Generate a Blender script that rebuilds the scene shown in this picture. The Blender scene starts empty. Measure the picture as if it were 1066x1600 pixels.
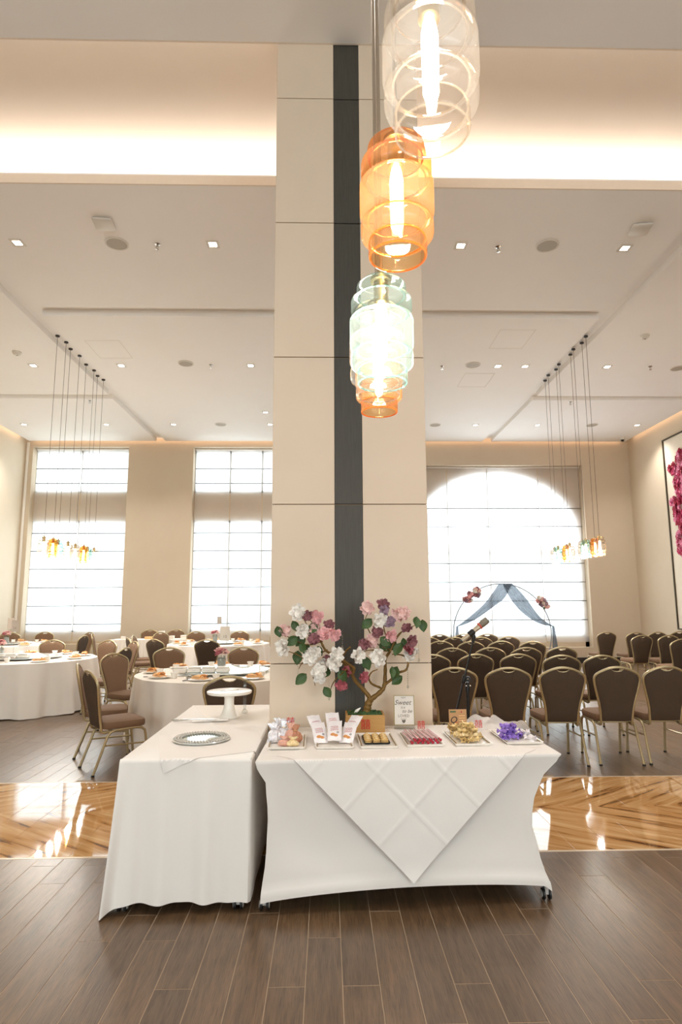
import bpy, bmesh, math, random
from math import pi, sin, cos, sqrt, radians
from mathutils import Vector, Matrix, noise

random.seed(7)
SC = bpy.context.scene
COL = SC.collection

# ------------------------------------------------------------------ camera
H = 1.53
YAW, PITCH, ROLL = 0.02365, 0.1495, -0.0046
fwd = Vector((sin(YAW)*cos(PITCH), cos(YAW)*cos(PITCH), sin(PITCH)))
rgt = Vector((cos(YAW), -sin(YAW), 0))
upv = rgt.cross(fwd)
r2 = rgt*cos(ROLL) + upv*sin(ROLL)
u2 = -rgt*sin(ROLL) + upv*cos(ROLL)
cam_d = bpy.data.cameras.new('camera')
cam_d.sensor_fit = 'VERTICAL'
cam_d.sensor_height = 36.0
cam_d.lens = 36.0*963.0/1600.0
cam_d.clip_start = 0.05
cam = bpy.data.objects.new('camera', cam_d)
COL.objects.link(cam)
M3 = Matrix((r2, u2, -fwd)).transposed()
cam.matrix_world = Matrix.Translation((0, 0, H)) @ M3.to_4x4()
SC.camera = cam

# ------------------------------------------------------------------ light, world, exposure
SC.view_settings.view_transform = 'Standard'
SC.view_settings.look = 'None'
SC.view_settings.gamma = 1
SC.view_settings.use_curve_mapping = False
SC.view_settings.exposure = 1.24
try:
    SC.cycles.max_bounces = 9
    SC.cycles.diffuse_bounces = 5
    SC.cycles.transmission_bounces = 6
    SC.cycles.transparent_max_bounces = 24
    SC.cycles.sample_clamp_indirect = 4.0
    SC.cycles.caustics_reflective = False
    SC.cycles.caustics_refractive = False
except Exception:
    pass
wd = bpy.data.worlds.new('sky')
SC.world = wd
wd.use_nodes = True
bg = wd.node_tree.nodes['Background']
bg.inputs[0].default_value = (0.86, 0.93, 1.0, 1)
bg.inputs[1].default_value = 1.1

def area(name, loc, rot, sx, sy, power, color=(1, 1, 1), spread=180):
    l = bpy.data.lights.new(name, 'AREA')
    l.shape = 'RECTANGLE'
    l.size = sx
    l.size_y = sy
    l.energy = power
    l.color = color
    l.spread = radians(spread)
    o = bpy.data.objects.new(name, l)
    o.location = loc
    o.rotation_euler = rot
    COL.objects.link(o)
    return o

DAY = (0.93, 0.97, 1.0)
DAY_FRONT = (1.0, 0.97, 0.975)
WARM = (1.0, 0.82, 0.66)
PEACH = (1.0, 0.66, 0.45)
L_BACK = 2.1                       # radiance of the daylight behind the shades
L_FRONT = 1.9                      # radiance of the daylight at the windows behind the camera
def day(name, x, y, z, w, h, L, facing):
    area(name, (x, y, z), (-pi/2 if facing < 0 else pi/2, 0, 0), w, h, L*pi*w*h, DAY if facing < 0 else DAY_FRONT)
day('daylight_upper_window_1', -6.63, 17.05, 5.13, 2.7, 1.3, L_BACK, -1)
day('daylight_lower_window_1', -6.63, 17.05, 2.32, 2.7, 3.1, L_BACK, -1)
day('daylight_upper_window_2', -2.33, 17.05, 5.13, 2.7, 1.3, L_BACK, -1)
day('daylight_lower_window_2', -2.33, 17.05, 2.32, 2.7, 3.1, L_BACK, -1)
day('daylight_arched_window', 4.62, 17.05, 2.9, 4.8, 4.8, L_BACK, -1)
day('daylight_front_window_1', -4.6, -5.6, 2.7, 5.4, 4.2, L_FRONT, 1)
day('daylight_front_window_2', 4.8, -5.6, 2.7, 5.4, 4.2, L_FRONT, 1)
ZB = 5.91                          # ceiling height
area('cove_strip_far', (0.1, 6.42, 6.07), (pi, 0, 0), 16.0, 0.05, 52, WARM)
area('cove_strip_near', (0.1, 4.0, 6.08), (pi, 0, 0), 16.0, 0.05, 26, WARM)
area('slot_strip_back', (0.1, 16.235, 5.97), (pi/2, 0, 0), 16.0, 0.05, 4, PEACH)
area('slot_strip_left', (-7.985, 11.5, 5.97), (0, pi/2, 0), 0.05, 9.0, 2.2, PEACH)
area('slot_strip_right', (8.185, 11.5, 5.97), (0, -pi/2, 0), 0.05, 9.0, 2.2, PEACH)

# ------------------------------------------------------------------ helpers
def lin(v):
    return v/12.92 if v <= 0.04045 else ((v+0.055)/1.055)**2.4
def hexc(h):
    h = h.lstrip('#')
    return tuple(lin(int(h[i:i+2], 16)/255) for i in (0, 2, 4)) + (1,)

def new_mat(name):
    m = bpy.data.materials.new(name)
    m.use_nodes = True
    nt = m.node_tree
    b = nt.nodes['Principled BSDF']
    return m, nt, b

def mat(name, col, rough=0.6, metal=0.0, col2=None, scale=20.0, bump=0.0, stretch=(1, 1, 1), spec=0.5,
        sheen=0.0, detail=4.0, coord='Object', vary=0.0, bscale=None):
    m, nt, b = new_mat(name)
    b.inputs['Roughness'].default_value = rough
    b.inputs['Metallic'].default_value = metal
    b.inputs['Specular IOR Level'].default_value = spec
    if sheen:
        b.inputs['Sheen Weight'].default_value = sheen
    tc = nt.nodes.new('ShaderNodeTexCoord')
    mp = nt.nodes.new('ShaderNodeMapping')
    mp.inputs['Scale'].default_value = stretch
    nt.links.new(tc.outputs[coord], mp.inputs['Vector'])
    nz = nt.nodes.new('ShaderNodeTexNoise')
    nz.inputs['Scale'].default_value = scale
    nz.inputs['Detail'].default_value = detail
    nt.links.new(mp.outputs[0], nz.inputs['Vector'])
    mx = nt.nodes.new('ShaderNodeMix')
    mx.data_type = 'RGBA'
    c1 = hexc(col)
    c2 = hexc(col2) if col2 else tuple(v*0.93 for v in c1[:3]) + (1,)
    mx.inputs['A'].default_value = c1
    mx.inputs['B'].default_value = c2
    nt.links.new(nz.outputs['Fac'], mx.inputs['Factor'])
    out = mx.outputs['Result']
    if vary:
        oi = nt.nodes.new('ShaderNodeObjectInfo')
        mr = nt.nodes.new('ShaderNodeMapRange')
        mr.inputs['To Min'].default_value = 1-vary
        mr.inputs['To Max'].default_value = 1+vary
        nt.links.new(oi.outputs['Random'], mr.inputs['Value'])
        hs = nt.nodes.new('ShaderNodeHueSaturation')
        nt.links.new(mr.outputs[0], hs.inputs['Value'])
        nt.links.new(out, hs.inputs['Color'])
        out = hs.outputs[0]
    nt.links.new(out, b.inputs['Base Color'])
    if bump:
        bp = nt.nodes.new('ShaderNodeBump')
        bp.inputs['Strength'].default_value = bump
        bp.inputs['Distance'].default_value = 0.01
        if bscale:
            n2 = nt.nodes.new('ShaderNodeTexNoise')
            n2.inputs['Scale'].default_value = bscale
            nt.links.new(mp.outputs[0], n2.inputs['Vector'])
            nt.links.new(n2.outputs['Fac'], bp.inputs['Height'])
        else:
            nt.links.new(nz.outputs['Fac'], bp.inputs['Height'])
        nt.links.new(bp.outputs[0], b.inputs['Normal'])
    return m

def glass_mat(name, tint, gloss_min=0.06, gloss_max=0.5, edge_tint=None, rough=0.02, haze=0.0):
    """thin blown glass: tinted transparency, stronger tint and reflection where the wall is seen edge-on"""
    m, nt, b = new_mat(name)
    nt.nodes.remove(b)
    out = nt.nodes['Material Output']
    lw = nt.nodes.new('ShaderNodeLayerWeight')
    lw.inputs['Blend'].default_value = 0.35
    mixc = nt.nodes.new('ShaderNodeMix')
    mixc.data_type = 'RGBA'
    mixc.inputs['A'].default_value = hexc(tint)
    mixc.inputs['B'].default_value = hexc(edge_tint or tint)
    nt.links.new(lw.outputs['Facing'], mixc.inputs['Factor'])
    tr = nt.nodes.new('ShaderNodeBsdfTransparent')
    nt.links.new(mixc.outputs['Result'], tr.inputs['Color'])
    gl = nt.nodes.new('ShaderNodeBsdfGlossy')
    gl.inputs['Roughness'].default_value = rough
    mr = nt.nodes.new('ShaderNodeMapRange')
    mr.inputs['To Min'].default_value = gloss_min
    mr.inputs['To Max'].default_value = gloss_max
    nt.links.new(lw.outputs['Facing'], mr.inputs['Value'])
    mx = nt.nodes.new('ShaderNodeMixShader')
    nt.links.new(mr.outputs[0], mx.inputs[0])
    nt.links.new(tr.outputs[0], mx.inputs[1])
    nt.links.new(gl.outputs[0], mx.inputs[2])
    last = mx.outputs[0]
    if haze:
        # blown glass is never quite clear: a little of the bulb's light scatters in the wall
        tl = nt.nodes.new('ShaderNodeBsdfTranslucent')
        nt.links.new(mixc.outputs['Result'], tl.inputs['Color'])
        m3 = nt.nodes.new('ShaderNodeMixShader')
        m3.inputs[0].default_value = haze
        nt.links.new(last, m3.inputs[1])
        nt.links.new(tl.outputs[0], m3.inputs[2])
        last = m3.outputs[0]
    nt.links.new(last, out.inputs['Surface'])
    return m

def sheer_mat(name, col, transp, tcol='#ffffff', weave=120.0, trans=0.75):
    """sheer cloth: part seen through, part translucent, part reflecting"""
    m, nt, b = new_mat(name)
    nt.nodes.remove(b)
    out = nt.nodes['Material Output']
    tc = nt.nodes.new('ShaderNodeTexCoord')
    wv = nt.nodes.new('ShaderNodeTexNoise')
    wv.inputs['Scale'].default_value = weave
    nt.links.new(tc.outputs['Object'], wv.inputs['Vector'])
    mr = nt.nodes.new('ShaderNodeMapRange')
    mr.inputs['To Min'].default_value = transp*0.85
    mr.inputs['To Max'].default_value = min(1, transp*1.15)
    nt.links.new(wv.outputs['Fac'], mr.inputs['Value'])
    tr = nt.nodes.new('ShaderNodeBsdfTransparent')
    tr.inputs['Color'].default_value = hexc(tcol)
    tl = nt.nodes.new('ShaderNodeBsdfTranslucent')
    tl.inputs['Color'].default_value = hexc(col)
    df = nt.nodes.new('ShaderNodeBsdfDiffuse')
    df.inputs['Color'].default_value = hexc(col)
    m1 = nt.nodes.new('ShaderNodeMixShader')
    m1.inputs[0].default_value = trans
    nt.links.new(df.outputs[0], m1.inputs[1])
    nt.links.new(tl.outputs[0], m1.inputs[2])
    m2 = nt.nodes.new('ShaderNodeMixShader')
    nt.links.new(mr.outputs[0], m2.inputs[0])
    nt.links.new(m1.outputs[0], m2.inputs[1])
    nt.links.new(tr.outputs[0], m2.inputs[2])
    nt.links.new(m2.outputs[0], out.inputs['Surface'])
    return m

def emit_mat(name, col, strength):
    m, nt, b = new_mat(name)
    b.inputs['Base Color'].default_value = hexc(col)
    b.inputs['Emission Color'].default_value = hexc(col)
    b.inputs['Emission Strength'].default_value = strength
    return m

class MB:
    def __init__(s):
        s.v = []
        s.f = []
    def add(s, vs, fs):
        n = len(s.v)
        s.v += [tuple(p) for p in vs]
        s.f += [tuple(i+n for i in f) for f in fs]
        return s
    def box(s, x0, x1, y0, y1, z0, z1, m=None):
        vs = [Vector(p) for p in ((x0, y0, z0), (x1, y0, z0), (x1, y1, z0), (x0, y1, z0),
                                  (x0, y0, z1), (x1, y0, z1), (x1, y1, z1), (x0, y1, z1))]
        if m is not None:
            vs = [m @ p for p in vs]
        return s.add(vs, [(0, 3, 2, 1), (4, 5, 6, 7), (0, 1, 5, 4), (1, 2, 6, 5), (2, 3, 7, 6), (3, 0, 4, 7)])
    def bbox(s, x0, x1, y0, y1, z0, z1, b=0.01, m=None):
        """box with a chamfer of b on all its vertical edges and top/bottom rims"""
        def ring(i, z):
            return [(x0+i+b, y0+i, z), (x1-i-b, y0+i, z), (x1-i, y0+i+b, z), (x1-i, y1-i-b, z),
                    (x1-i-b, y1-i, z), (x0+i+b, y1-i, z), (x0+i, y1-i-b, z), (x0+i, y0+i+b, z)]
        rings = [ring(b, z0), ring(0, z0+b), ring(0, z1-b), ring(b, z1)]
        if m is not None:
            rings = [[m @ Vector(p) for p in r] for r in rings]
        return s.loft(rings, True, True)
    def loft(s, rings, cap0=False, cap1=False, closed=True):
        n = len(rings[0])
        vs = [p for r in rings for p in r]
        fs = []
        for i in range(len(rings)-1):
            for j in range(n if closed else n-1):
                k = (j+1) % n
                fs.append((i*n+j, i*n+k, (i+1)*n+k, (i+1)*n+j))
        if cap0:
            fs.append(tuple(reversed(range(n))))
        if cap1:
            fs.append(tuple(range((len(rings)-1)*n, len(rings)*n)))
        return s.add(vs, fs)
    def tube(s, pts, r, n=8, cap=True, flat=1.0):
        pts = [Vector(p) for p in pts]
        rs = r if isinstance(r, (list, tuple)) else [r]*len(pts)
        rings = []
        ref = None
        for i, p in enumerate(pts):
            a = pts[max(0, i-1)]
            c = pts[min(len(pts)-1, i+1)]
            t = (c-a)
            if t.length < 1e-9:
                t = Vector((0, 0, 1))
            t.normalize()
            if ref is None:
                ref = Vector((0, 0, 1)) if abs(t.z) < 0.9 else Vector((0, 1, 0))
            x = (ref - t*ref.dot(t))
            if x.length < 1e-6:
                x = t.orthogonal()
            x.normalize()
            ref = x
            y = t.cross(x)
            rings.append([p + (x*cos(2*pi*k/n) + y*sin(2*pi*k/n)*flat)*rs[i] for k in range(n)])
        return s.loft(rings, cap, cap)
    def lathe(s, prof, n=24, c=(0, 0, 0), cap0=False, cap1=False, wob=None):
        rings = []
        for (r, z) in prof:
            rings.append([(c[0]+r*cos(2*pi*k/n)*(1 if wob is None else wob(k, n)),
                           c[1]+r*sin(2*pi*k/n)*(1 if wob is None else wob(k, n)), c[2]+z) for k in range(n)])
        return s.loft(rings, cap0, cap1)
    def grid(s, nx, ny, fn):
        vs = [fn(i/nx, j/ny) for j in range(ny+1) for i in range(nx+1)]
        fs = []
        for j in range(ny):
            for i in range(nx):
                a = j*(nx+1)+i
                fs.append((a, a+1, a+nx+2, a+nx+1))
        return s.add(vs, fs)
    def xf(s, m):
        s.v = [tuple(m @ Vector(p)) for p in s.v]
        return s
    def mesh(s, name, m, smooth=True, ang=40):
        me = bpy.data.meshes.new(name)
        me.from_pydata(s.v, [], s.f)
        me.update()
        bm = bmesh.new()
        bm.from_mesh(me)
        bmesh.ops.recalc_face_normals(bm, faces=bm.faces)
        bm.to_mesh(me)
        bm.free()
        if smooth:
            me.polygons.foreach_set('use_smooth', [True]*len(me.polygons))
            me.set_sharp_from_angle(angle=radians(ang))
        me.materials.append(m)
        return me
    def build(s, name, m, parent=None, smooth=True, ang=40, loc=None, rz=None):
        return link(name, s.mesh(name, m, smooth, ang), parent, loc, rz)

def link(name, me, parent=None, loc=None, rz=None):
    o = bpy.data.objects.new(name, me)
    COL.objects.link(o)
    if parent is not None:
        o.parent = parent
    if loc is not None:
        o.location = loc
    if rz is not None:
        o.rotation_euler = (0, 0, rz)
    return o

def tag(o, label=None, cat=None, group=None, kind=None):
    if label:
        o['label'] = label
    if cat:
        o['category'] = cat
    if group:
        o['group'] = group
    if kind:
        o['kind'] = kind
    return o

def thing(name, label, cat, loc=(0, 0, 0), rz=0, group=None):
    o = bpy.data.objects.new(name, None)
    o.empty_display_size = 0.1
    COL.objects.link(o)
    o.location = loc
    o.rotation_euler = (0, 0, rz)
    return tag(o, label, cat, group)

def dup(root, loc, rz=0, label=None, group=None, rot=None, scale=None):
    r = root.copy()
    COL.objects.link(r)
    r.location = loc
    r.rotation_euler = rot if rot is not None else (0, 0, rz)
    if scale:
        r.scale = scale
    if label:
        r['label'] = label
    if group:
        r['group'] = group
    for ch in list(root.children):
        c = ch.copy()
        COL.objects.link(c)
        c.parent = r
        for g in ch.children:
            d = g.copy()
            COL.objects.link(d)
            d.parent = c
    return r

def struct(name, mb, m, parent=None, smooth=False):
    o = mb.build(name, m, parent, smooth)
    if parent is None:
        o['kind'] = 'structure'
    return o

def smoothpts(pts, n=6):
    """Catmull-Rom through pts"""
    P = [Vector(p) for p in pts]
    out = []
    for i in range(len(P)-1):
        p0, p1, p2, p3 = P[max(0, i-1)], P[i], P[i+1], P[min(len(P)-1, i+2)]
        for k in range(n):
            t = k/n
            out.append(0.5*((2*p1) + (p2-p0)*t + (2*p0-5*p1+4*p2-p3)*t*t + (3*p1-p0-3*p2+p3)*t**3))
    out.append(P[-1])
    return out

def text(name, body, size, m, parent, loc, rot=(pi/2, 0, 0), extrude=0.0004, shear=0.0, align='CENTER', sx=1.0):
    cu = bpy.data.curves.new(name, 'FONT')
    cu.body = body
    cu.size = size
    cu.align_x = align
    cu.align_y = 'CENTER'
    cu.extrude = extrude
    cu.shear = shear
    cu.resolution_u = 3
    tmp = bpy.data.objects.new(name, cu)
    COL.objects.link(tmp)
    dg = bpy.context.evaluated_depsgraph_get()
    me = bpy.data.meshes.new_from_object(tmp.evaluated_get(dg))
    bpy.data.objects.remove(tmp)
    me.materials.clear()
    me.materials.append(m)
    o = link(name, me, parent, loc)
    o.rotation_euler = rot
    o.scale = (sx, 1, 1)
    return o

ORD = ['nearest', 'second', 'third', 'fourth', 'fifth', 'sixth', 'seventh', 'eighth', 'ninth', 'tenth', 'eleventh', 'twelfth', 'thirteenth']

# ------------------------------------------------------------------ materials
m_ceil = mat('ceiling_paint', '#f3f0ec', 0.8, col2='#f0ece7', scale=2)
m_wall = mat('wall_paint', '#d0c1ab', 0.75, col2='#cbbba4', scale=3)
m_wallw = mat('side_wall_paint', '#dfd2bd', 0.7, col2='#dacdb7', scale=3)
m_stone = mat('pillar_stone', '#e2cfb9', 0.55, col2='#dbc7af', scale=3, bump=0.05)
m_joint = mat('pillar_joint', '#8d7a64', 0.9)  # darker tone for the joints between the stone panels
m_dark = mat('dark_oak', '#4d4a42', 0.5, col2='#37342d', scale=14, stretch=(9, 9, 0.5), bump=0.15)
m_base = mat('black_baseboard', '#2b2622', 0.45)
m_white = mat('white_trim', '#f2eee8', 0.5)
m_mull = mat('window_frame_grey', '#c9c7c4', 0.5)
m_shade = sheer_mat('sheer_shade_cloth', '#f1eeec', 0.30, weave=60, trans=.7)
m_batten = sheer_mat('shade_tuck_cloth', '#83807e', 0.0, weave=60, trans=0.5)
m_pane = glass_mat('window_glass', '#f6fbfb', 0.03, 0.5)
m_grout = mat('grout', '#a8927a', 0.8)

def wood_floor_mat():
    m, nt, b = new_mat('wood_look_plank')
    g = nt.nodes.new('ShaderNodeNewGeometry')
    oi = nt.nodes.new('ShaderNodeObjectInfo')
    sc = nt.nodes.new('ShaderNodeVectorMath')
    sc.operation = 'SCALE'
    cmb = nt.nodes.new('ShaderNodeCombineXYZ')
    nt.links.new(oi.outputs['Random'], cmb.inputs['X'])
    nt.links.new(oi.outputs['Random'], cmb.inputs['Y'])
    nt.links.new(cmb.outputs[0], sc.inputs[0])
    sc.inputs['Scale'].default_value = 37.0
    ad = nt.nodes.new('ShaderNodeVectorMath')
    ad.operation = 'ADD'
    nt.links.new(g.outputs['Position'], ad.inputs[0])
    nt.links.new(sc.outputs[0], ad.inputs[1])
    mp = nt.nodes.new('ShaderNodeMapping')
    mp.inputs['Scale'].default_value = (9, 0.8, 1)
    nt.links.new(ad.outputs[0], mp.inputs['Vector'])
    n1 = nt.nodes.new('ShaderNodeTexNoise')
    n1.inputs['Scale'].default_value = 3.5
    n1.inputs['Detail'].default_value = 6
    n1.inputs['Roughness'].default_value = 0.65
    n1.inputs['Distortion'].default_value = 0.7
    nt.links.new(mp.outputs[0], n1.inputs['Vector'])
    mp2 = nt.nodes.new('ShaderNodeMapping')
    mp2.inputs['Scale'].default_value = (190, 6, 1)
    nt.links.new(ad.outputs[0], mp2.inputs['Vector'])
    n2 = nt.nodes.new('ShaderNodeTexNoise')
    n2.inputs['Scale'].default_value = 1.5
    n2.inputs['Detail'].default_value = 3
    nt.links.new(mp2.outputs[0], n2.inputs['Vector'])
    cr = nt.nodes.new('ShaderNodeValToRGB')
    cr.color_ramp.elements[0].position = 0.3
    cr.color_ramp.elements[0].color = hexc('#58432f')
    cr.color_ramp.elements[1].position = 0.72
    cr.color_ramp.elements[1].color = hexc('#7a6047')
    nt.links.new(n1.outputs['Fac'], cr.inputs[0])
    mx = nt.nodes.new('ShaderNodeMix')
    mx.data_type = 'RGBA'
    mx.blend_type = 'MULTIPLY'
    mx.inputs['Factor'].default_value = 0.75
    nt.links.new(cr.outputs[0], mx.inputs['A'])
    c2 = nt.nodes.new('ShaderNodeValToRGB')
    c2.color_ramp.elements[0].position = 0.36
    c2.color_ramp.elements[0].color = (0.5, 0.47, 0.44, 1)
    c2.color_ramp.elements[1].position = 0.5
    c2.color_ramp.elements[1].color = (1, 1, 1, 1)
    nt.links.new(n2.outputs['Fac'], c2.inputs[0])
    nt.links.new(c2.outputs[0], mx.inputs['B'])
    hs = nt.nodes.new('ShaderNodeHueSaturation')
    mr = nt.nodes.new('ShaderNodeMapRange')
    mr.inputs['To Min'].default_value = 0.86
    mr.inputs['To Max'].default_value = 1.12
    nt.links.new(oi.outputs['Random'], mr.inputs['Value'])
    nt.links.new(mr.outputs[0], hs.inputs['Value'])
    nt.links.new(mx.outputs['Result'], hs.inputs['Color'])
    nt.links.new(hs.outputs[0], b.inputs['Base Color'])
    b.inputs['Roughness'].default_value = 0.30
    b.inputs['Specular IOR Level'].default_value = 0.65
    bp = nt.nodes.new('ShaderNodeBump')
    bp.inputs['Strength'].default_value = 0.2
    bp.inputs['Distance'].default_value = 0.004
    nt.links.new(n2.outputs['Fac'], bp.inputs['Height'])
    nt.links.new(bp.outputs[0], b.inputs['Normal'])
    return m
m_plank = wood_floor_mat()

def marble_mat():
    m, nt, b = new_mat('brown_marble')
    tc = nt.nodes.new('ShaderNodeNewGeometry')
    sp_ = nt.nodes.new('ShaderNodeSeparateXYZ')
    nt.links.new(tc.outputs['Position'], sp_.inputs[0])
    m1 = nt.nodes.new('ShaderNodeMath')
    m1.operation = 'SUBTRACT'
    m1.inputs[1].default_value = 4.94
    nt.links.new(sp_.outputs['Y'], m1.inputs[0])
    m2 = nt.nodes.new('ShaderNodeMath')
    m2.operation = 'ABSOLUTE'
    nt.links.new(m1.outputs[0], m2.inputs[0])
    ad = nt.nodes.new('ShaderNodeCombineXYZ')
    nt.links.new(sp_.outputs['X'], ad.inputs['X'])
    nt.links.new(m2.outputs[0], ad.inputs['Y'])
    # book-matched slabs: the veins run slantwise and meet in a chevron on the middle joint
    mp = nt.nodes.new('ShaderNodeMapping')
    mp0 = nt.nodes.new('ShaderNodeMapping')
    mp0.inputs['Rotation'].default_value = (0, 0, radians(-34))
    nt.links.new(ad.outputs[0], mp0.inputs['Vector'])
    mp.inputs['Scale'].default_value = (0.9, 11, 1)
    nt.links.new(mp0.outputs[0], mp.inputs['Vector'])
    n1 = nt.nodes.new('ShaderNodeTexNoise')
    n1.inputs['Scale'].default_value = 1.3
    n1.inputs['Detail'].default_value = 7
    n1.inputs['Roughness'].default_value = 0.6
    n1.inputs['Distortion'].default_value = 0.5
    nt.links.new(mp.outputs[0], n1.inputs['Vector'])
    cr = nt.nodes.new('ShaderNodeValToRGB')
    e = cr.color_ramp.elements
    e[0].position = 0.36
    e[0].color = hexc('#6b4425')
    e[1].position = 0.66
    e[1].color = hexc('#dcb88a')
    x = e.new(0.42)
    x.color = hexc('#bb8a55')
    x = e.new(0.56)
    x.color = hexc('#cda270')
    nt.links.new(n1.outputs['Fac'], cr.inputs[0])
    nt.links.new(cr.outputs[0], b.inputs['Base Color'])
    b.inputs['Roughness'].default_value = 0.04
    b.inputs['Specular IOR Level'].default_value = 0.6
    n3 = nt.nodes.new('ShaderNodeTexNoise')
    n3.inputs['Scale'].default_value = 2.5
    nt.links.new(tc.outputs['Position'], n3.inputs['Vector'])
    bp = nt.nodes.new('ShaderNodeBump')
    bp.inputs['Strength'].default_value = 0.02
    bp.inputs['Distance'].default_value = 0.02
    nt.links.new(n3.outputs['Fac'], bp.inputs['Height'])
    nt.links.new(bp.outputs[0], b.inputs['Normal'])
    return m
m_marble = marble_mat()
m_strip = mat('pale_metal_strip', '#d8c6ae', 0.35, 0.2)

# ------------------------------------------------------------------ setting: floor
XL, XR = -8.1, 8.3
YF, YB = -5.0, 16.35
fl = MB().box(XL-.2, XR+.2, YF-.2, YB+.8, -0.10, -0.0009)
floor = struct('floor', fl, m_grout)
PW, PL, X0J = 0.152, 1.22, 0.063
S0, S1, SM = 4.10, 5.75, 4.94
planks = []
ci0 = int(math.floor((XL-X0J)/PW))
ci1 = int(math.ceil((XR-X0J)/PW))
PH = [2.76, 3.13, 3.74, 3.37]
prev = -1
for ci in range(ci0, ci1):
    rr = random.Random(ci*17+3)
    k = rr.choice([q for q in range(4) if q != prev])
    prev = k
    ph = PH[k]
    y = ph - PL*7
    while y < YB+0.3:
        a, b_ = max(y, YF), min(y+PL, YB+0.3)
        segs = []
        if b_ <= S0 or a >= S1:
            segs = [(a, b_)]
        else:
            if a < S0:
                segs.append((a, S0-0.012))
            if b_ > S1:
                segs.append((S1+0.012, b_))
        for (p, q) in segs:
            if q-p > 0.05:
                planks.append((X0J+ci*PW, p, q))
        y += PL
def in_view(x, p, q):
    xc = x+PW/2
    if q < 2.35:
        return False
    yy = max(p, 2.35)
    ok = abs(xc-0.02*q) < 0.62*q+0.2
    if not ok:
        return False
    # under the two front tables and behind the pillar nothing shows
    if -0.30 < xc < 1.05 and 3.45 < p and q < 4.1:
        return False
    if -1.0 < xc < -0.42 and p > 3.45 and q < 4.1:
        return False
    if yy > S1 and -0.085*yy < xc < 0.165*yy:
        return False
    return True
vis = sorted([p for p in planks if in_view(*p)], key=lambda t: t[1]+abs(t[0])*0.1)[:300]
vset = set(vis)
meshes = {}
def plank_mesh(w, l):
    key = (round(w, 3), round(l, 3))
    if key not in meshes:
        g = 0.0014
        meshes[key] = MB().bbox(g, w-g, g, l-g, -0.02, 0.0, 0.0012).mesh('plank', m_plank, False)
    return meshes[key]
for (x, p, q) in vis:
    link('plank', plank_mesh(PW, q-p), floor, (x, p, 0))
rest = MB()
for t in planks:
    if t not in vset:
        x, p, q = t
        rest.box(x+.0014, x+PW-.0014, p+.0014, q-.0014, -0.02, 0)
o = rest.build('planking', m_plank, floor, False)
o['kind'] = 'stuff'
# polished marble band
TW = 0.243
n0, n1 = int(XL/TW), int(XR/TW)
tm = {}
for row, (a, b_) in enumerate(((S0+.012, SM), (SM, S1-.012))):
    tm[row] = MB().bbox(-TW/2+.0008, TW/2-.0008, -(b_-a)/2+.0008, (b_-a)/2-.0008, -0.02, 0.0005, 0.0012).mesh('marble_tile', m_marble, False)
    far = MB()
    for k in range(n0, n1+1):
        xc = 1.807+TW*(k-7)+TW/2
        if -4.3 < xc < 4.6 and not (-1.0 < xc < 1.0):
            t = link('marble_tile', tm[row], floor, (xc, (a+b_)/2, 0))
            if row == 1:
                t.scale = (1, -1, 1)
        else:
            far.box(xc-TW/2+.0008, xc+TW/2-.0008, a+.0008, b_-.0008, -.02, .0005)
    o = far.build('marble_paving', m_marble, floor, False)
    o['kind'] = 'stuff'
for yy in (S0, S1):
    MB().box(XL, XR, yy-.010, yy+.010, -.02, 0.0008).build('metal_strip', m_strip, floor, False)

# ------------------------------------------------------------------ setting: ceiling
YA, YLIP = 4.27, 5.95
GW, GD = 0.24, 0.10                # recessed channels
XGL, XGR = -4.45, 4.36
c = MB()
c.box(XL, XR, YF, YA, ZB, ZB+.14)                 # near ceiling
ceil = struct('ceiling', c, m_ceil)
def slab(x0, x1, y0, y1):
    MB().box(x0, x1, y0, y1, ZB, ZB+GD).build('ceiling_panel', m_ceil, ceil, False)
YG1, YG2 = 8.81, 12.65
slot = 0.14
xa, xb, xc_, xd, xe, xf_ = XL+slot, XGL-GW/2, XGL+GW/2, XGR-GW/2, XGR+GW/2, XR-slot
slab(xa, xb, YLIP, YG2-.13)
slab(xa, xb, YG2+.13, YB-slot)
slab(xc_, xd, YLIP, YG1-.13)
slab(xc_, xd, YG1+.13, YB-slot)
slab(xe, xf_, YLIP, YG2-.13)
slab(xe, xf_, YG2+.13, YB-slot)
MB().box(XL, XR, YLIP+.02, YB, ZB+GD, ZB+GD+.03).box(XL, XR, YLIP, YLIP+.02, ZB+.0005, ZB+.13).build('channel_back', m_ceil, ceil, False)
m_lip = mat('warm_lit_lip_paint', '#eadccb', 0.7)  # warm cove light put into the lip's peachy colour
MB().box(XL, XR, YLIP-.02, YLIP, ZB-.001, ZB+.10).build('cove_lip', m_lip, ceil, False)
MB().box(XL, XR, YA-.015, YA, ZB-.001, ZB+.16).build('cove_lip', m_lip, ceil, False)
MB().box(XL-.2, XR+.2, 3.6, 7.3, 6.45, 6.55).box(XL-.2, XR+.2, 7.3, 7.4, ZB+GD+.02, 6.55).box(XL-.2, XR+.2, 3.5, 3.6, ZB, 6.55).build('tray_ceiling', m_ceil, ceil, False)
# faint access hatches
m_hatch = mat('hatch_paint', '#e6dfd4', 0.8)
for (x, y) in ((-3.75, 10.2), (3.1, 9.7), (2.95, 11.6)):
    fr = MB()
    for (a0, a1, b0, b1) in ((-.29, .29, -.37, -.362), (-.29, .29, .362, .37), (-.29, -.282, -.37, .37), (.282, .29, -.37, .37)):
        fr.box(x+a0, x+a1, y+b0, y+b1, ZB-.003, ZB+.001)
    fr.build('hatch_frame', m_hatch, ceil, False)

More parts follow.
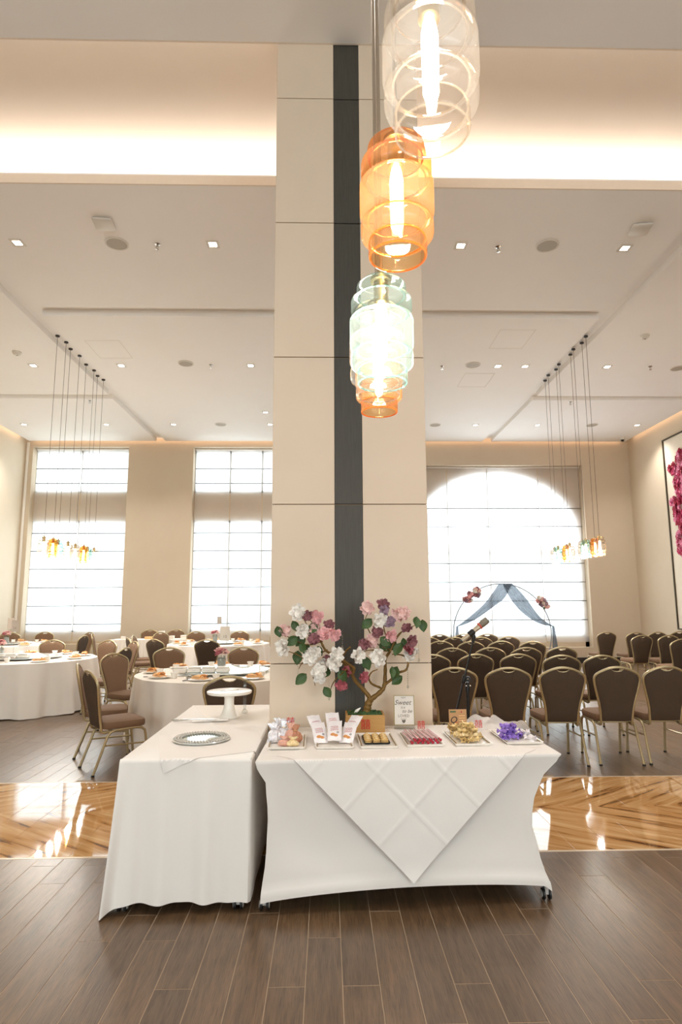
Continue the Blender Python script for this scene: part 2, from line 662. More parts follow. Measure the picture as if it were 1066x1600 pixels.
# ------------------------------------------------------------------ setting: walls
ZT = 6.55
struct('wall_left', MB().box(XL-.2, XL, YF-.2, YB+.8, -.1, ZT), m_wallw)
struct('wall_right', MB().box(XR, XR+.2, YF-.2, YB+.8, -.1, ZT), m_wall)
# wall behind the camera with two large windows
wf = MB()
wf.box(XL, XR, YF-.2, YF, 0, .6).box(XL, XR, YF-.2, YF, 4.8, ZT)
for (a, b_) in ((XL, -7.3), (-1.9, 2.1), (7.5, XR)):
    wf.box(a, b_, YF-.2, YF, .6, 4.8)
struct('wall_front', wf, m_wall)
# back wall: piers and niche
wb = MB()
N1 = (-7.90, -5.34)
N2 = (-3.60, -1.06)
N3 = (2.24, 7.00)
YN = 16.60                          # back of the niches
for (a, b_) in ((XL, N1[0]), (N1[1], N2[0]), (N2[1], N3[0]), (N3[1], XR)):
    wb.box(a, b_, YB, YN+.12, 0, ZT)
wb.box(N1[0], N1[1], YB, YN+.12, 0, .56).box(N1[0], N1[1], YB, YN+.12, 5.78, ZT)
wb.box(N2[0], N2[1], YB, YN+.12, 0, .56).box(N2[0], N2[1], YB, YN+.12, 5.78, ZT)
wb.box(N3[0], N3[1], YB, YN+.12, 0, .40).box(N3[0], N3[1], YB, YN+.12, 5.28, ZT)
wall_back = struct('wall_back', wb, m_wall)
MB().box(-8.06, -8.0, YB-.02, YB, .12, 5.9).build('corner_bead', m_white, wall_back, False)
# window wall inside the niches (spandrels)
def arc_z(x, cx=4.62, a=2.28, b=1.80, zs=3.37):
    t = (x-cx)/a
    return zs + b*sqrt(max(0, 1-t*t))
sp = MB()
for N in (N1, N2):
    sp.box(N[0], N[1], YN, YN+.1, 3.80, 4.555).box(N[0], N[1], YN, YN+.1, .5, .85).box(N[0], N[1], YN, YN+.1, 5.72, 5.85)
sp.box(N3[0], N3[1], YN, YN+.1, .35, .66)
xs = [2.34+4.56*(1-cos(pi*i/40))/2 for i in range(41)]
for i in range(40):
    xA, xB = xs[i], xs[i+1]
    zA, zB = arc_z(xA), arc_z(xB)
    vs = [(xA, YN, zA), (xB, YN, zB), (xB, YN, 5.3), (xA, YN, 5.3)]
    vs += [(p[0], YN+.1, p[2]) for p in vs]
    sp.add(vs, [(0, 1, 2, 3), (7, 6, 5, 4), (0, 4, 5, 1), (2, 6, 7, 3)])
sp.box(N3[0], 2.34, YN, YN+.1, .35, 5.3).box(6.90, N3[1], YN, YN+.1, .35, 5.3)
sp.build('window_spandrel', m_wall, wall_back, False)
# windows: frames, mullions, panes
def window(n, x0, x1, z0, z1, muls, bars, arched=False):
    f = MB()
    w = .05
    y0, y1 = YN+.02, YN+.09
    f.box(x0, x0+w, y0, y1, z0, 3.37 if arched else z1).box(x1-w, x1, y0, y1, z0, 3.37 if arched else z1).box(x0, x1, y0, y1, z0, z0+w)
    if not arched:
        f.box(x0, x1, y0, y1, z1-w, z1)
    else:
        pts = [(4.62+2.25*cos(pi*i/40), (y0+y1)/2, 3.37+1.77*sin(pi*i/40)) for i in range(41)]
        f.tube(pts, .035, 6)
    root = struct('window_%d' % n, f, m_mull)
    xs = [x0]+muls+[x1]
    for x in muls:
        MB().box(x-.035, x+.035, y0, y1, z0, (arc_z(x)-.02) if arched else z1).build('mullion', m_mull, root, False)
    for z in bars:
        MB().box(x0, x1, y0+.005, y1+.005, z-.05, z+.05).build('transom', m_mull, root, False)
    zz = [z0]+bars+[z1]
    for i in range(len(xs)-1):
        for j in range(len(zz)-1):
            top = zz[j+1]
            if arched and j == len(zz)-2:
                pts = [(xs[i]+(xs[i+1]-xs[i])*k/8) for k in range(9)]
                vs = [(p, YN+.06, zz[j]) for p in pts] + [(p, YN+.06, max(zz[j]+.01, arc_z(p)-.02)) for p in pts]
                MB().add(vs, [(k, k+1, k+10, k+9) for k in range(8)]).build('pane', m_pane, root, False)
            else:
                MB().box(xs[i]+.03, xs[i+1]-.03, YN+.055, YN+.065, zz[j]+.03, top-.03).build('pane', m_pane, root, False)
    return root
window(1, N1[0], N1[1], .85, 3.80, [-6.65], [])
window(2, N1[0], N1[1], 4.555, 5.72, [-6.65], [])
window(3, N2[0], N2[1], .85, 3.80, [-2.62, -1.75], [])
window(4, N2[0], N2[1], 4.555, 5.72, [-2.62, -1.75], [])
window(5, 2.34, 6.90, .66, 5.17, [3.3, 4.41, 5.82], [2.90], True)
# the two big windows behind the camera
for n, (a, b_) in ((6, (-7.3, -1.9)), (7, (2.1, 7.5))):
    f = MB()
    for x in (a, (a*2+b_)/3, (a+2*b_)/3, b_-.08):
        f.box(x, x+.08, YF-.14, YF-.06, .6, 4.8)
    for z in (.6, 3.0, 4.72):
        f.box(a, b_, YF-.13, YF-.07, z, z+.08)
    r = struct('window_%d' % n, f, m_mull)
    for k in range(3):
        MB().box(a+(b_-a)*k/3+.08, a+(b_-a)*(k+1)/3, YF-.105, YF-.095, .68, 4.72).build('pane', m_pane, r, False)
# shades: each sheer panel a part, each tuck a part
def shade(label, x_edges, z0, z1, tucks, gaps, curl=False):
    t = thing('roman_shade', label, 'window shade', ((x_edges[0]+x_edges[-1])/2, YN-.06, z0))
    ox, oy, oz = t.location
    for i in range(len(x_edges)-1):
        a, b_ = x_edges[i]+gaps/2-ox, x_edges[i+1]-gaps/2-ox
        nz = 48
        def fn(u, v, a=a, b_=b_, i=i):
            x = a+(b_-a)*u
            z = (z1-z0)*v
            y = .006*sin(v*(z1-z0)*2*pi/.48)
            if curl:
                y -= .05*max(0, 1-v*14)**2
                z += .03*max(0, 1-v*20)*sin(u*3.0+i)
            return (x, y, z)
        MB().grid(6, nz, fn).build('shade_panel', m_shade, t)
        for z in tucks:
            MB().box(a, b_, -.02, -.012, z-z0, z-z0+.022).build('shade_tuck', m_batten, t, False)
    MB().box(x_edges[0]-ox, x_edges[-1]-ox, -.03, .03, z1-z0, z1-z0+.03).build('head_rail', m_white, t, False)
    return t
tk = [1.05, 1.52, 2.0, 2.48, 2.96, 3.44]
shade('tall sheer white roman shade on the corner window, behind the round tables', [-7.88, -6.65, -5.36], .62, 5.74, tk+[4.8, 5.2], .035)
shade('tall sheer white roman shade on the window next to the stone pillar', [-3.58, -2.62, -1.75, -1.08], .62, 5.74, tk+[4.8, 5.2], .03)
shade('wide sheer white roman shade over the arched window behind the draped hoop', [2.26, 3.3, 4.41, 5.82, 6.98], .55, 5.24, [1.1, 1.6, 2.1, 2.6, 3.6, 4.1], .02, True)
struct('baseboard_back', MB().box(XL, XR, YB-.03, YB, 0, .14), m_base)
struct('baseboard_left', MB().box(XL, XL+.03, YF, YB-.03, 0, .14), m_base)
struct('baseboard_right', MB().box(XR-.03, XR, YF, YB-.03, 0, .14), m_base)

# ------------------------------------------------------------------ setting: pillar of stone panels with a dark strip
PX0, PXa, PXb, PX1, PY0, PY1 = -.383, .057, .254, .709, 4.27, 5.0
pil = MB().box(PX0+.02, PX1-.02, PY0+.02, PY1-.02, 0, 6.44)
pillar = struct('trim_1', pil, m_joint)
zj = [.10, 1.138, 2.228, 3.313, 4.377, 5.43, 6.44]
g = .003
for i in range(6):
    z0, z1 = zj[i]+g, zj[i+1]-g
    MB().bbox(PX0, PXa-.001, PY0, PY0+.03, z0, z1, .002).build('stone_panel', m_stone, pillar, False)
    MB().bbox(PXb+.001, PX1, PY0, PY0+.03, z0, z1, .002).build('stone_panel', m_stone, pillar, False)
    tag(MB().bbox(PXa, PXb, PY0+.006, PY0+.03, z0+.001, z1-.001, .002).build('wood_panel', m_dark, pillar, False), 'dark brown wood panel')
    MB().bbox(PX0, PX0+.03, PY0+.031, PY1, z0, z1, .002).build('stone_panel', m_stone, pillar, False)
    MB().bbox(PX1-.03, PX1, PY0+.031, PY1, z0, z1, .002).build('stone_panel', m_stone, pillar, False)
    MB().bbox(PX0+.031, PX1-.031, PY1-.03, PY1, z0, z1, .002).build('stone_panel', m_stone, pillar, False)
tag(MB().box(PX0+.005, PX1-.005, PY0+.005, PY1-.005, 0, .10).build('plinth', m_base, pillar, False), 'black plinth')

# ------------------------------------------------------------------ things on the ceiling
m_lampw = mat('device_white', '#ddd6cb', 0.5)
m_grille = mat('speaker_grille', '#b8afa0', 0.6, col2='#a69c8c', scale=300)
m_led = emit_mat('led_diffuser', '#fff3e2', 14)
m_chrome = mat('chrome', '#b9b4ac', 0.25, 1.0)
m_black = mat('black_plastic', '#191817', 0.45)
dl = thing('downlight', 'x', 'ceiling light', group='square recessed downlights')
rim = MB()
for (a0, a1, b0, b1) in ((-.075, .075, -.075, -.045), (-.075, .075, .045, .075), (-.075, -.045, -.045, .045), (.045, .075, -.045, .045)):
    rim.box(a0, a1, b0, b1, -.006, .002)
rim.build('trim_ring', m_lampw, dl, False)
MB().box(-.045, .045, -.045, .045, -.003, .002).build('diffuser', m_led, dl, False)
first = True
def put_downlight(x, y, label):
    global first
    if first:
        dl.location = (x, y, ZB-.001)
        dl['label'] = label
        first = False
        r = dl
    else:
        r = dup(dl, (x, y, ZB-.001), 0, label)
    l = bpy.data.lights.new('downlight_beam', 'SPOT')
    l.energy = 40
    l.color = (1.0, .95, .89)
    l.spot_size = radians(110)
    l.spot_blend = .8
    l.shadow_soft_size = .05
    lo = bpy.data.objects.new('downlight_beam', l)
    lo.location = (0, 0, -.02)
    lo.parent = r
    COL.objects.link(lo)
DLT = [
    (-3.76, 7.02, 'square downlight in the nearest row, beside the wireless access point'),
    (-1.39, 7.02, 'square downlight in the nearest row, close to the pillar on the round table side'),
    (1.66, 7.00, 'square downlight in the nearest row, beside the amber glass pendant'),
    (3.72, 7.02, 'square downlight in the nearest row, under the access point on the chair side'),
    (-5.39, 10.93, 'square downlight in the middle row, outside the channel by the smoke detector'),
    (-3.78, 10.92, 'square downlight in the middle row, beside the cord canopies over the round tables'),
    (-1.40, 10.89, 'square downlight in the middle row, close to the pillar over the round tables'),
    (3.19, 10.87, 'faint square downlight in the middle row, next to the chair side speaker'),
    (3.70, 10.87, 'square downlight in the middle row, beside the channel over the chairs'),
    (5.25, 10.87, 'square downlight in the middle row, outside the channel over the chairs'),
    (-7.36, 14.69, 'square downlight in the far row, nearest the corner window'),
    (-5.37, 14.67, 'square downlight in the far row, behind the hanging cords over the round tables'),
    (-3.74, 14.66, 'square downlight in the far row, between channel and speaker on the table side'),
    (-1.38, 14.64, 'square downlight in the far row, half behind the pillar edge'),
    (-1.40, 13.68, 'square downlight just in front of the far row by the pillar edge'),
    (3.68, 14.66, 'square downlight in the far row, inside the channel above the arched window'),
    (5.22, 14.65, 'square downlight in the far row, outside the channel above the arched window'),
    (7.71, 14.63, 'square downlight in the far row, nearest the flower panel wall'),
]
for d in DLT:
    put_downlight(*d)
for (x, y) in ((-1.39, 2.6), (1.66, 2.6), (-3.76, 2.6), (3.72, 2.6)):  # unseen lamps added out of view to brighten the tabletops from above
    MB().box(x-.045, x+.045, y-.045, y+.045, ZB-.003, ZB+.002).build('added_diffuser', m_led, ceil, False)
    l = bpy.data.lights.new('downlight_beam', 'SPOT')
    l.energy = 58
    l.color = (1.0, .965, .94)
    l.spot_size = radians(100)
    l.spot_blend = .9
    l.shadow_soft_size = .06
    lo = bpy.data.objects.new('downlight_beam', l)
    lo.location = (x, y, ZB-.03)
    COL.objects.link(lo)
sp_ = thing('ceiling_speaker', 'x', 'ceiling speaker', group='round ceiling speakers')
MB().lathe([(.14, .002), (.14, -.010), (.125, -.014), (.120, -.010), (.120, .0)], 28).build('ring', m_lampw, sp_)
MB().lathe([(.121, .001), (.121, -.008), (.06, -.011), (.001, -.012)], 28, cap1=True).build('grille', m_grille, sp_)
SPK = [(-2.56, 7.02, 'round ceiling speaker in the nearest row over the round tables'),
       (2.73, 6.98, 'round ceiling speaker in the nearest row over the chairs'),
       (-2.57, 10.80, 'round ceiling speaker in the middle row over the round tables'),
       (2.71, 10.81, 'round ceiling speaker in the middle row beside the pillar over the chairs'),
       (-2.59, 14.65, 'round ceiling speaker in the far row over the round tables'),
       (2.68, 14.66, 'round ceiling speaker in the far row beside the pillar over the chairs'),
       (6.58, 14.64, 'round ceiling speaker in the far row behind the cords over the chairs'),
       (6.62, 10.92, 'round ceiling speaker in the middle row, outermost over the chairs')]
for i, (x, y, lb) in enumerate(SPK):
    if i == 0:
        sp_.location = (x, y, ZB)
        sp_['label'] = lb
    else:
        dup(sp_, (x, y, ZB), 0, lb)
spk = thing('fire_sprinkler', 'x', 'sprinkler', group='fire sprinklers')
MB().lathe([(.035, .001), (.035, -.004), (.012, -.010), (.012, -.03), (.008, -.034)], 14, cap1=True).build('escutcheon', m_chrome, spk)
MB().tube([(-.010, 0, -.03), (-.016, 0, -.045), (-.003, 0, -.062)], .0035, 6).tube([(.010, 0, -.03), (.016, 0, -.045), (.003, 0, -.062)], .0035, 6).build('frame', m_chrome, spk)
MB().lathe([(.001, -.060), (.024, -.062), (.024, -.065), (.001, -.067)], 12).build('deflector', m_chrome, spk)
for i, (x, y, lb) in enumerate([(-2.07, 7.03, 'fire sprinkler in the nearest ceiling row over the round tables'),
                                (2.13, 7.02, 'fire sprinkler in the nearest ceiling row over the chairs'),
                                (-2.13, 10.87, 'fire sprinkler in the middle ceiling row over the round tables'),
                                (2.15, 10.88, 'fire sprinkler in the middle ceiling row beside the pillar'),
                                (6.05, 10.85, 'fire sprinkler in the middle ceiling row, outermost over the chairs'),
                                (-5.1, 12.9, 'fire sprinkler among the hanging cords over the round tables'),
                                (5.35, 12.9, 'fire sprinkler among the hanging cords over the chairs')]):
    if i == 0:
        spk.location = (x, y, ZB)
        spk['label'] = lb
    else:
        dup(spk, (x, y, ZB), 0, lb)
for (x, y, rz, lb) in ((-2.57, 6.60, .1, 'square white access point on the ceiling over the round tables'),
                       (3.70, 6.60, -.15, 'square white access point on the ceiling over the chairs')):
    t = thing('access_point', lb, 'access point', (x, y, ZB), rz, 'white ceiling access points')
    MB().bbox(-.11, .11, -.11, .11, -.045, 0, .015).build('housing', m_lampw, t)
    MB().box(-.05, .05, .10, .112, -.008, -.001).build('port_slot', m_black, t, False)
for (x, y, lb) in ((-5.39, 10.33, 'domed white smoke detector by the cords over the round tables'),
                   (5.26, 9.52, 'domed white smoke detector outside the channel over the chairs')):
    t = thing('smoke_detector', lb, 'smoke detector', (x, y, ZB), 0, 'smoke detectors')
    MB().lathe([(.075, 0), (.075, -.02), (.06, -.028), (.06, -.04), (.045, -.055), (.001, -.058)], 24).build('housing', m_lampw, t)
    MB().lathe([(.02, -.056), (.018, -.066), (.001, -.068)], 12).build('sensor', m_chrome, t)
t = thing('security_camera', 'small dome security camera in the far ceiling corner by the flower panel', 'camera', (7.9, 15.8, ZB))
MB().lathe([(.06, 0), (.06, -.05), (.05, -.06)], 20, cap1=True).build('housing', m_lampw, t)
MB().lathe([(.045, -.058), (.04, -.085), (.02, -.105), (.001, -.11)], 16).build('dome', m_black, t)

# ------------------------------------------------------------------ glass pendants
m_clear = glass_mat('clear_glass', '#fbf9f6', .04, .22, '#ece6dc', haze=.03)
m_amber = glass_mat('amber_glass', '#fcd6a6', .04, .18, '#f4a854', haze=.06)
m_aqua = glass_mat('aqua_glass', '#eefaf9', .04, .20, '#d2efed', haze=.045)
m_fclear = glass_mat('far_clear_glass', '#f4efe8', .05, .35, '#c9bda9', haze=.012)  # far copies of the same glass, tint deepened to show against bright windows
m_famber = glass_mat('far_amber_glass', '#f7c780', .04, .2, '#e0a04c', haze=.02)
m_faqua = glass_mat('far_aqua_glass', '#d6efec', .05, .3, '#9fd0cc', haze=.015)
SEAM = {m_clear: glass_mat('clear_seam_glint', '#f6f1ea', .10, .35, '#e9e0d4', haze=.05),  # bright edge lines of seams and rims put into hazier glass
        m_amber: glass_mat('amber_seam_glint', '#fbd09a', .08, .3, '#f2a552', haze=.14),
        m_aqua: glass_mat('aqua_seam_glint', '#e6f7f5', .10, .4, '#d3efed', haze=.10)}
m_bulb = emit_mat('bulb_glow', '#ffeed6', 22)
m_cord = mat('bronze_cord', '#6b5f52', 0.5, .3)
m_rod = mat('bronze_rod', '#a3927f', 0.35, .6)
m_brass = mat('brass', '#b09a6c', 0.35, 1.0)
def pendant_parts(root, glass, cord_len, cord_r, cord_m, segs=32, rim_m=None):
    """barrel of stacked glass rings, open below; z=0 is the bottom rim"""
    Rr = .089
    prof = []
    def bulge(z0, z1, r0, rm, r1, n=7):
        for i in range(n):
            t = i/(n-1)
            base = r0+(r1-r0)*t
            prof.append((base+(rm-base)*max(0, sin(pi*t))**.55, z0+(z1-z0)*t))
    def band(z0, z1, r, rin0, rin1, e=.014):
        """a blown ring: rounded shoulders, nearly straight wall"""
        for k in range(5):
            a = pi/2*k/4
            prof.append((rin0+(r-rin0)*sin(a), z0+e*(1-cos(a))))
        for k in range(5):
            a = pi/2*k/4
            prof.append((rin1+(r-rin1)*cos(a), z1-e*(1-sin(a))))
    band(.000, .040, .0690, .0660, .0640, .006)
    band(.042, .094, .0865, .0640, .0700)
    band(.096, .196, Rr, .0700, .0690)
    band(.198, .252, .0850, .0690, .0640)
    band(.254, .292, .0690, .0640, .0560, .010)
    inner = [(r-.0035, z) for (r, z) in prof]
    ring = MB().lathe(prof, segs)
    ring.lathe([prof[0], (prof[0][0]-.0018, -.003), inner[0]], segs)
    sh = ring.build('glass_shade', glass, root)
    for (r, z) in ((.0652, .041), (.0702, .095), (.0692, .197), (.0642, .253)):
        MB().lathe([(r+.0022*cos(2*pi*k/6), z+.0022*sin(2*pi*k/6)) for k in range(7)], segs).build('glass_seam', rim_m, root)
    MB().lathe([(.0662+.0024*cos(2*pi*k/6), .0024*sin(2*pi*k/6)) for k in range(7)], segs).build('glass_rim', rim_m, root)
    MB().lathe([(.058, .295), (.050, .302), (.022, .306), (.012, .307)], segs).build('glass_cap', glass, root)
    MB().lathe([(.0, .335), (.010, .334), (.012, .320), (.030, .309), (.030, .300), (.021, .297), (.021, .235), (.015, .230), (.001, .229)], 18).build('socket', m_brass, root)
    MB().lathe([(.001, .060), (.010, .064), (.015, .080), (.016, .16), (.016, .20), (.012, .225), (.010, .232)], 14).build('bulb', m_bulb, root)
    MB().tube([(0, 0, .332), (0, 0, cord_len)], cord_r, 8).build('rod' if cord_r > .004 else 'cord', cord_m, root)
    MB().lathe([(.035, cord_len), (.035, cord_len-.02), (.012, cord_len-.03)], 14, cap0=True, cap1=True).build('canopy', m_base if cord_r <= .004 else m_brass, root)
    return root
BIG = [(.193, 1.001, 2.379, m_clear, 'clear glass barrel pendant, largest and topmost of the near row'),
       (.169, 1.346, 2.342, m_amber, 'amber glass barrel pendant below the large clear one'),
       (.154, 1.618, 2.130, m_aqua, 'pale aqua glass barrel pendant in front of the pillar strip'),
       (.162, 1.849, 2.176, m_clear, 'clear glass pendant almost hidden behind the aqua one'),
       (.198, 2.223, 2.243, m_amber, 'amber glass pendant lowest of the near row, peeping below the aqua one')]
for i, (x, y, z, gm, lb) in enumerate(BIG):
    t = thing('glass_pendant', lb, 'pendant lamp', (x, y, z), .3*i, 'near row of glass pendants')
    pendant_parts(t, gm, ZB-z, .0055, m_rod, 48, SEAM[gm])
    l = bpy.data.lights.new('pendant_glow', 'POINT')
    l.energy = 4.0
    l.color = (1, .94, .86)
    l.shadow_soft_size = .03
    lo = bpy.data.objects.new('pendant_glow', l)
    lo.parent = t
    lo.location = (0, 0, .12)
    COL.objects.link(lo)
protos = {}
def far_glow(t):
    l = bpy.data.lights.new('pendant_glow', 'POINT')
    l.energy = 10
    l.color = (1, .965, .93)
    l.shadow_soft_size = .04
    lo = bpy.data.objects.new('pendant_glow', l)
    lo.parent = t
    lo.location = (0, 0, .02)
    COL.objects.link(lo)
def far_pendant(x, y, z, kind, lb, grp):
    gm = dict(clear=m_fclear, amber=m_famber, aqua=m_faqua)[kind]
    if kind not in protos:
        t = thing('glass_pendant', lb, 'pendant lamp', (x, y, z), 0, grp)
        pendant_parts(t, gm, ZB+GD-z, .0035, m_cord, 24, gm)
        protos[kind] = t
    else:
        dup(protos[kind], (x, y, z), 0, lb, grp)
ylist = [9.87, 10.12, 10.40, 10.70, 11.11, 11.40, 11.69, 11.90]
kl = ['clear', 'amber', 'aqua', 'clear', 'clear', 'amber', 'aqua', 'clear']
kr = ['clear', 'amber', 'aqua', 'clear', 'clear', 'amber', 'aqua', 'clear']
for i, y in enumerate(ylist):
    far_pendant(-4.48+(.02 if i % 2 else -.02), y, 2.31, kl[i], '%s glass pendant on a long cord over the round tables, %s of the eight' % (kl[i], ORD[i]), 'pendants over the round tables')
ylist2 = [9.73, 9.99, 10.26, 10.49, 10.95, 11.2, 11.51, 11.8]
for i, y in enumerate(ylist2):
    far_pendant(4.39+(.02 if i % 2 else -.02), y, 2.29, kr[i], '%s glass pendant on a long cord beside the chair rows, %s of the eight' % (kr[i], ORD[i]), 'pendants beside the chair rows')

for t in [o for o in COL.objects if o.name.startswith('glass_pendant') and o.get('group', '') != 'near row of glass pendants']:
    far_glow(t)

# ------------------------------------------------------------------ banquet chairs
m_seat = mat('brown_chair_fabric', '#806249', 0.8, col2='#6a503a', scale=160, bump=.15)
m_back = mat('shaded_chair_fabric', '#4e3e2f', 0.85, col2='#413326', scale=160, bump=.15)  # same brown fabric, its colour darkened for the backlit rear
m_gold = mat('champagne_metal', '#b9a883', 0.38, .65, col2='#a89772', scale=8)
def back_pt(x, z):
    """leaning, slightly dished back"""
    return Vector((x, -.185-.105*((z-.40)/.53)-.012*(1-(x/.22)**2), z))
half = [(.150, .37), (.152, .43), (.158, .50), (.172, .58), (.192, .66), (.211, .74), (.219, .79), (.216, .825), (.196, .853), (.160, .875), (.105, .900), (.05, .915), (0, .919)]
def make_chair():
    t = thing('banquet_chair', 'x', 'chair')
    # seat cushion
    out = []
    N = 36
    for k in range(N):
        a = 2*pi*k/N
        ca, sa = cos(a), sin(a)
        e = .42
        x = (abs(ca)**e)*(1 if ca > 0 else -1)
        y = (abs(sa)**e)*(1 if sa > 0 else -1)
        out.append((x*(.205+.014*y), y*.215+.015))
    rings = []
    for (s, z) in ((.90, .392), (.98, .398), (1.0, .415), (1.0, .440), (.97, .456), (.86, .466), (.5, .471)):
        rings.append([(p[0]*s, (p[1]-.015)*s+.015, z) for p in out])
    MB().loft(rings, True, True).build('seat', m_seat, t)
    # backrest pad with the hand-hold notch at its top
    hp = [(.140, .40)] + [(x-.010, z) for (x, z) in half[1:7]] + [(.205, .818), (.188, .842), (.155, .862), (.102, .887), (.062, .899), (.055, .892), (.035, .880), (0, .875)]
    full = hp + [(-x, z) for (x, z) in reversed(hp[:-1])]
    cx, cz = 0, .64
    def ring(s, dy):
        return [back_pt(cx+(x-cx)*s, cz+(z-cz)*s)+Vector((0, dy, 0)) for (x, z) in full]
    fr = MB().loft([ring(1, 0), ring(1, .012), ring(.95, .024), ring(.8, .030), ring(.4, .032)], False, True)
    fr.build('backrest', m_seat, t)
    tag(MB().loft([ring(1, .001), ring(1, -.008), ring(.96, -.014), ring(.6, -.015)], False, True).build('backrest_rear', m_back, t), 'rear of the backrest, shade put into its darker colour')
    # frame round the back
    pts = [back_pt(x, z) for (x, z) in half] + [back_pt(-x, z) for (x, z) in reversed(half[:-1])]
    pts = [Vector((.165, -.05, .375)), Vector((.158, -.14, .365))] + pts + [Vector((-.158, -.14, .365)), Vector((-.165, -.05, .375))]
    MB().tube(smoothpts(pts, 2), .0125, 8).build('back_frame', m_gold, t)
    hd = [(.068, .903), (.055, .890), (.032, .879), (0, .875), (-.032, .879), (-.055, .890), (-.068, .903)]
    MB().tube([back_pt(x, z)+Vector((0, .002, 0)) for (x, z) in hd], .006, 6).build('handle_edge', m_gold, t)
    for s in (-1, 1):
        x = s*.195
        MB().tube([(x, .02, .385), (x, .12, .388), (x, .175, .380), (x, .205, .355), (x, .215, .31), (x, .235, .15), (x, .25, .012)], .0125, 8).build('leg', m_gold, t)
        MB().tube([(x, .02, .385), (x, -.08, .380), (x, -.12, .365), (x, -.145, .335), (x*1.02, -.20, .18), (x*1.05, -.262, .012)], .0125, 8).build('leg', m_gold, t)
        MB().tube([(x, .225, .24), (x, -.175, .255)], .008, 6).build('stretcher', m_gold, t)
        for (fx, fy) in ((x, .2505), (x*1.05, -.2635)):
            MB().lathe([(.015, .016), (.0155, .0), (.010, 0)], 10, (fx, fy, 0), True, True).build('foot_cap', m_black, t)
    MB().tube([(.195, .03, .381), (-.195, .03, .381)], .011, 6).tube([(.195, -.10, .377), (-.195, -.10, .377)], .011, 6).build('seat_frame', m_gold, t)
    return t
chair0 = make_chair()
chair_used = False
def put_chair(x, y, facing, label, group):
    """facing: direction (dx, dy) the sitter looks in"""
    global chair_used
    rz = math.atan2(facing[1], facing[0]) - pi/2
    if not chair_used:
        chair_used = True
        chair0.location = (x, y, 0)
        chair0.rotation_euler = (0, 0, rz)
        chair0['label'] = label
        chair0['group'] = group
        return chair0
    return dup(chair0, (x, y, 0), rz, label, group)
ROWS = [
    ('nearest row', [(1.243, 6.40), (1.76, 6.36), (2.29, 6.36), (2.832, 6.37), (3.32, 6.39)], 'from the pillar'),
    ('second row', [(1.30, 7.97), (1.82, 8.0), (2.35, 7.98), (2.82, 7.76), (3.28, 7.72)], 'from the pillar'),
    ('third row', [(1.775, 9.1), (2.30, 9.14), (2.81, 9.1), (3.34, 9.18)], 'from the pillar'),
    ('fourth row', [(1.90, 10.76), (2.38, 10.6), (2.88, 10.66), (3.36, 10.5)], 'from the pillar'),
    ('fifth row', [(1.90, 11.95), (2.39, 11.97), (2.88, 11.95), (3.42, 12.07)], 'from the pillar'),
    ('sixth row', [(2.31, 13.05), (2.82, 13.2), (3.31, 13.15)], 'from the pillar'),
]
rr = random.Random(5)
for rn, ps, fr in ROWS:
    for i, (x, y) in enumerate(ps):
        a = rr.uniform(-.05, .05)
        put_chair(x, y, (sin(a), cos(a)), 'brown banquet chair seen from behind, %s %s in the %s' % (ORD[i] if i else 'first', fr, rn), 'rows of chairs beside the pillar')
for i, (x, y) in enumerate([(6.06, 12.28), (6.55, 12.22), (6.08, 10.95)]):
    put_chair(x, y, (-.12, 1), ['brown chair in front of the side block, nearest the arched window shade',
                                'brown chair in front of the side block, second from the aisle',
                                'brown chair standing foremost in the side block, cut by the picture edge'][i], 'chairs by the flower panel wall')
for i, (x, y) in enumerate([(6.03, 13.72), (6.56, 13.5), (7.08, 13.6), (7.66, 13.8)]):
    put_chair(x, y, (-.1, 1), 'brown chair in the back row by the flower panel wall, %s from the hoop' % ('first' if i == 0 else ORD[i]), 'chairs by the flower panel wall')
T1 = (-1.22, 7.58, 1.02)
T2 = (-4.65, 9.8, 1.05)
T3 = (-6.75, 13.4, 1.0)
T4 = (-2.27, 13.3, 1.05)
def face(x, y, T):
    return (T[0]-x, T[1]-y)
GC = 'chairs around the round tables'
put_chair(-2.03, 6.24, (.80, .60), 'nearest brown chair turned sideways, all four gold legs showing, beside the grey floor', GC)
put_chair(-2.36, 6.86, (.96, .28), 'brown chair just behind the nearest sideways chair, its back overlapped by it', GC)
C2p = Vector((-2.50, 8.04))
put_chair(C2p.x, C2p.y, (.85, -.52), 'brown chair facing the camera side, lit front, at the near round table rim', GC)
put_chair(-3.23, 9.36, (-1, .2), 'chair with dark rear and green sheen behind the lit brown chair', GC)
put_chair(-3.53, 10.72, (-.77, -.64), 'brown chair with lit front between near round table and long draped table', GC)
put_chair(-3.55, 12.25, (.9, .5), 'dark chair seen narrow before the long draped table', GC)
put_chair(-3.72, 13.15, (1, .1), 'pale grey looking chair seen edge-on, seat toward the far middle table', GC)
put_chair(-3.0, 11.8, (.5, .87), 'dark chair back angled toward the far middle table, beside the edge-on chair', GC)
put_chair(-2.2, 8.98, (.35, -.94), 'wide brown chair behind the near round table, front lit, left of its vase', GC)
put_chair(-1.22, 8.95, (-.02, -1), 'brown chair behind the near round table, half hidden by the pink vase', GC)
put_chair(-3.62, 14.45, (.8, -.6), 'small brown chair in front of the long draped table end', GC)
put_chair(-4.52, 15.85, (0, -1), 'brown chair behind the long draped table, nearer the corner window', GC)
put_chair(-3.85, 15.85, (0, -1), 'brown chair behind the long draped table, nearer the pillar', GC)
put_chair(-2.95, 14.6, face(-2.95, 14.6, T4), 'brown chair behind the far middle table, beside its flower vase', GC)
put_chair(-2.15, 11.62, (0, 1), 'dark chair back in front of the far middle table, above the lit brown chair', GC)
put_chair(-2.08, 14.72, (-.05, -1), 'brown chair behind the far middle table, hidden by its number card', GC)
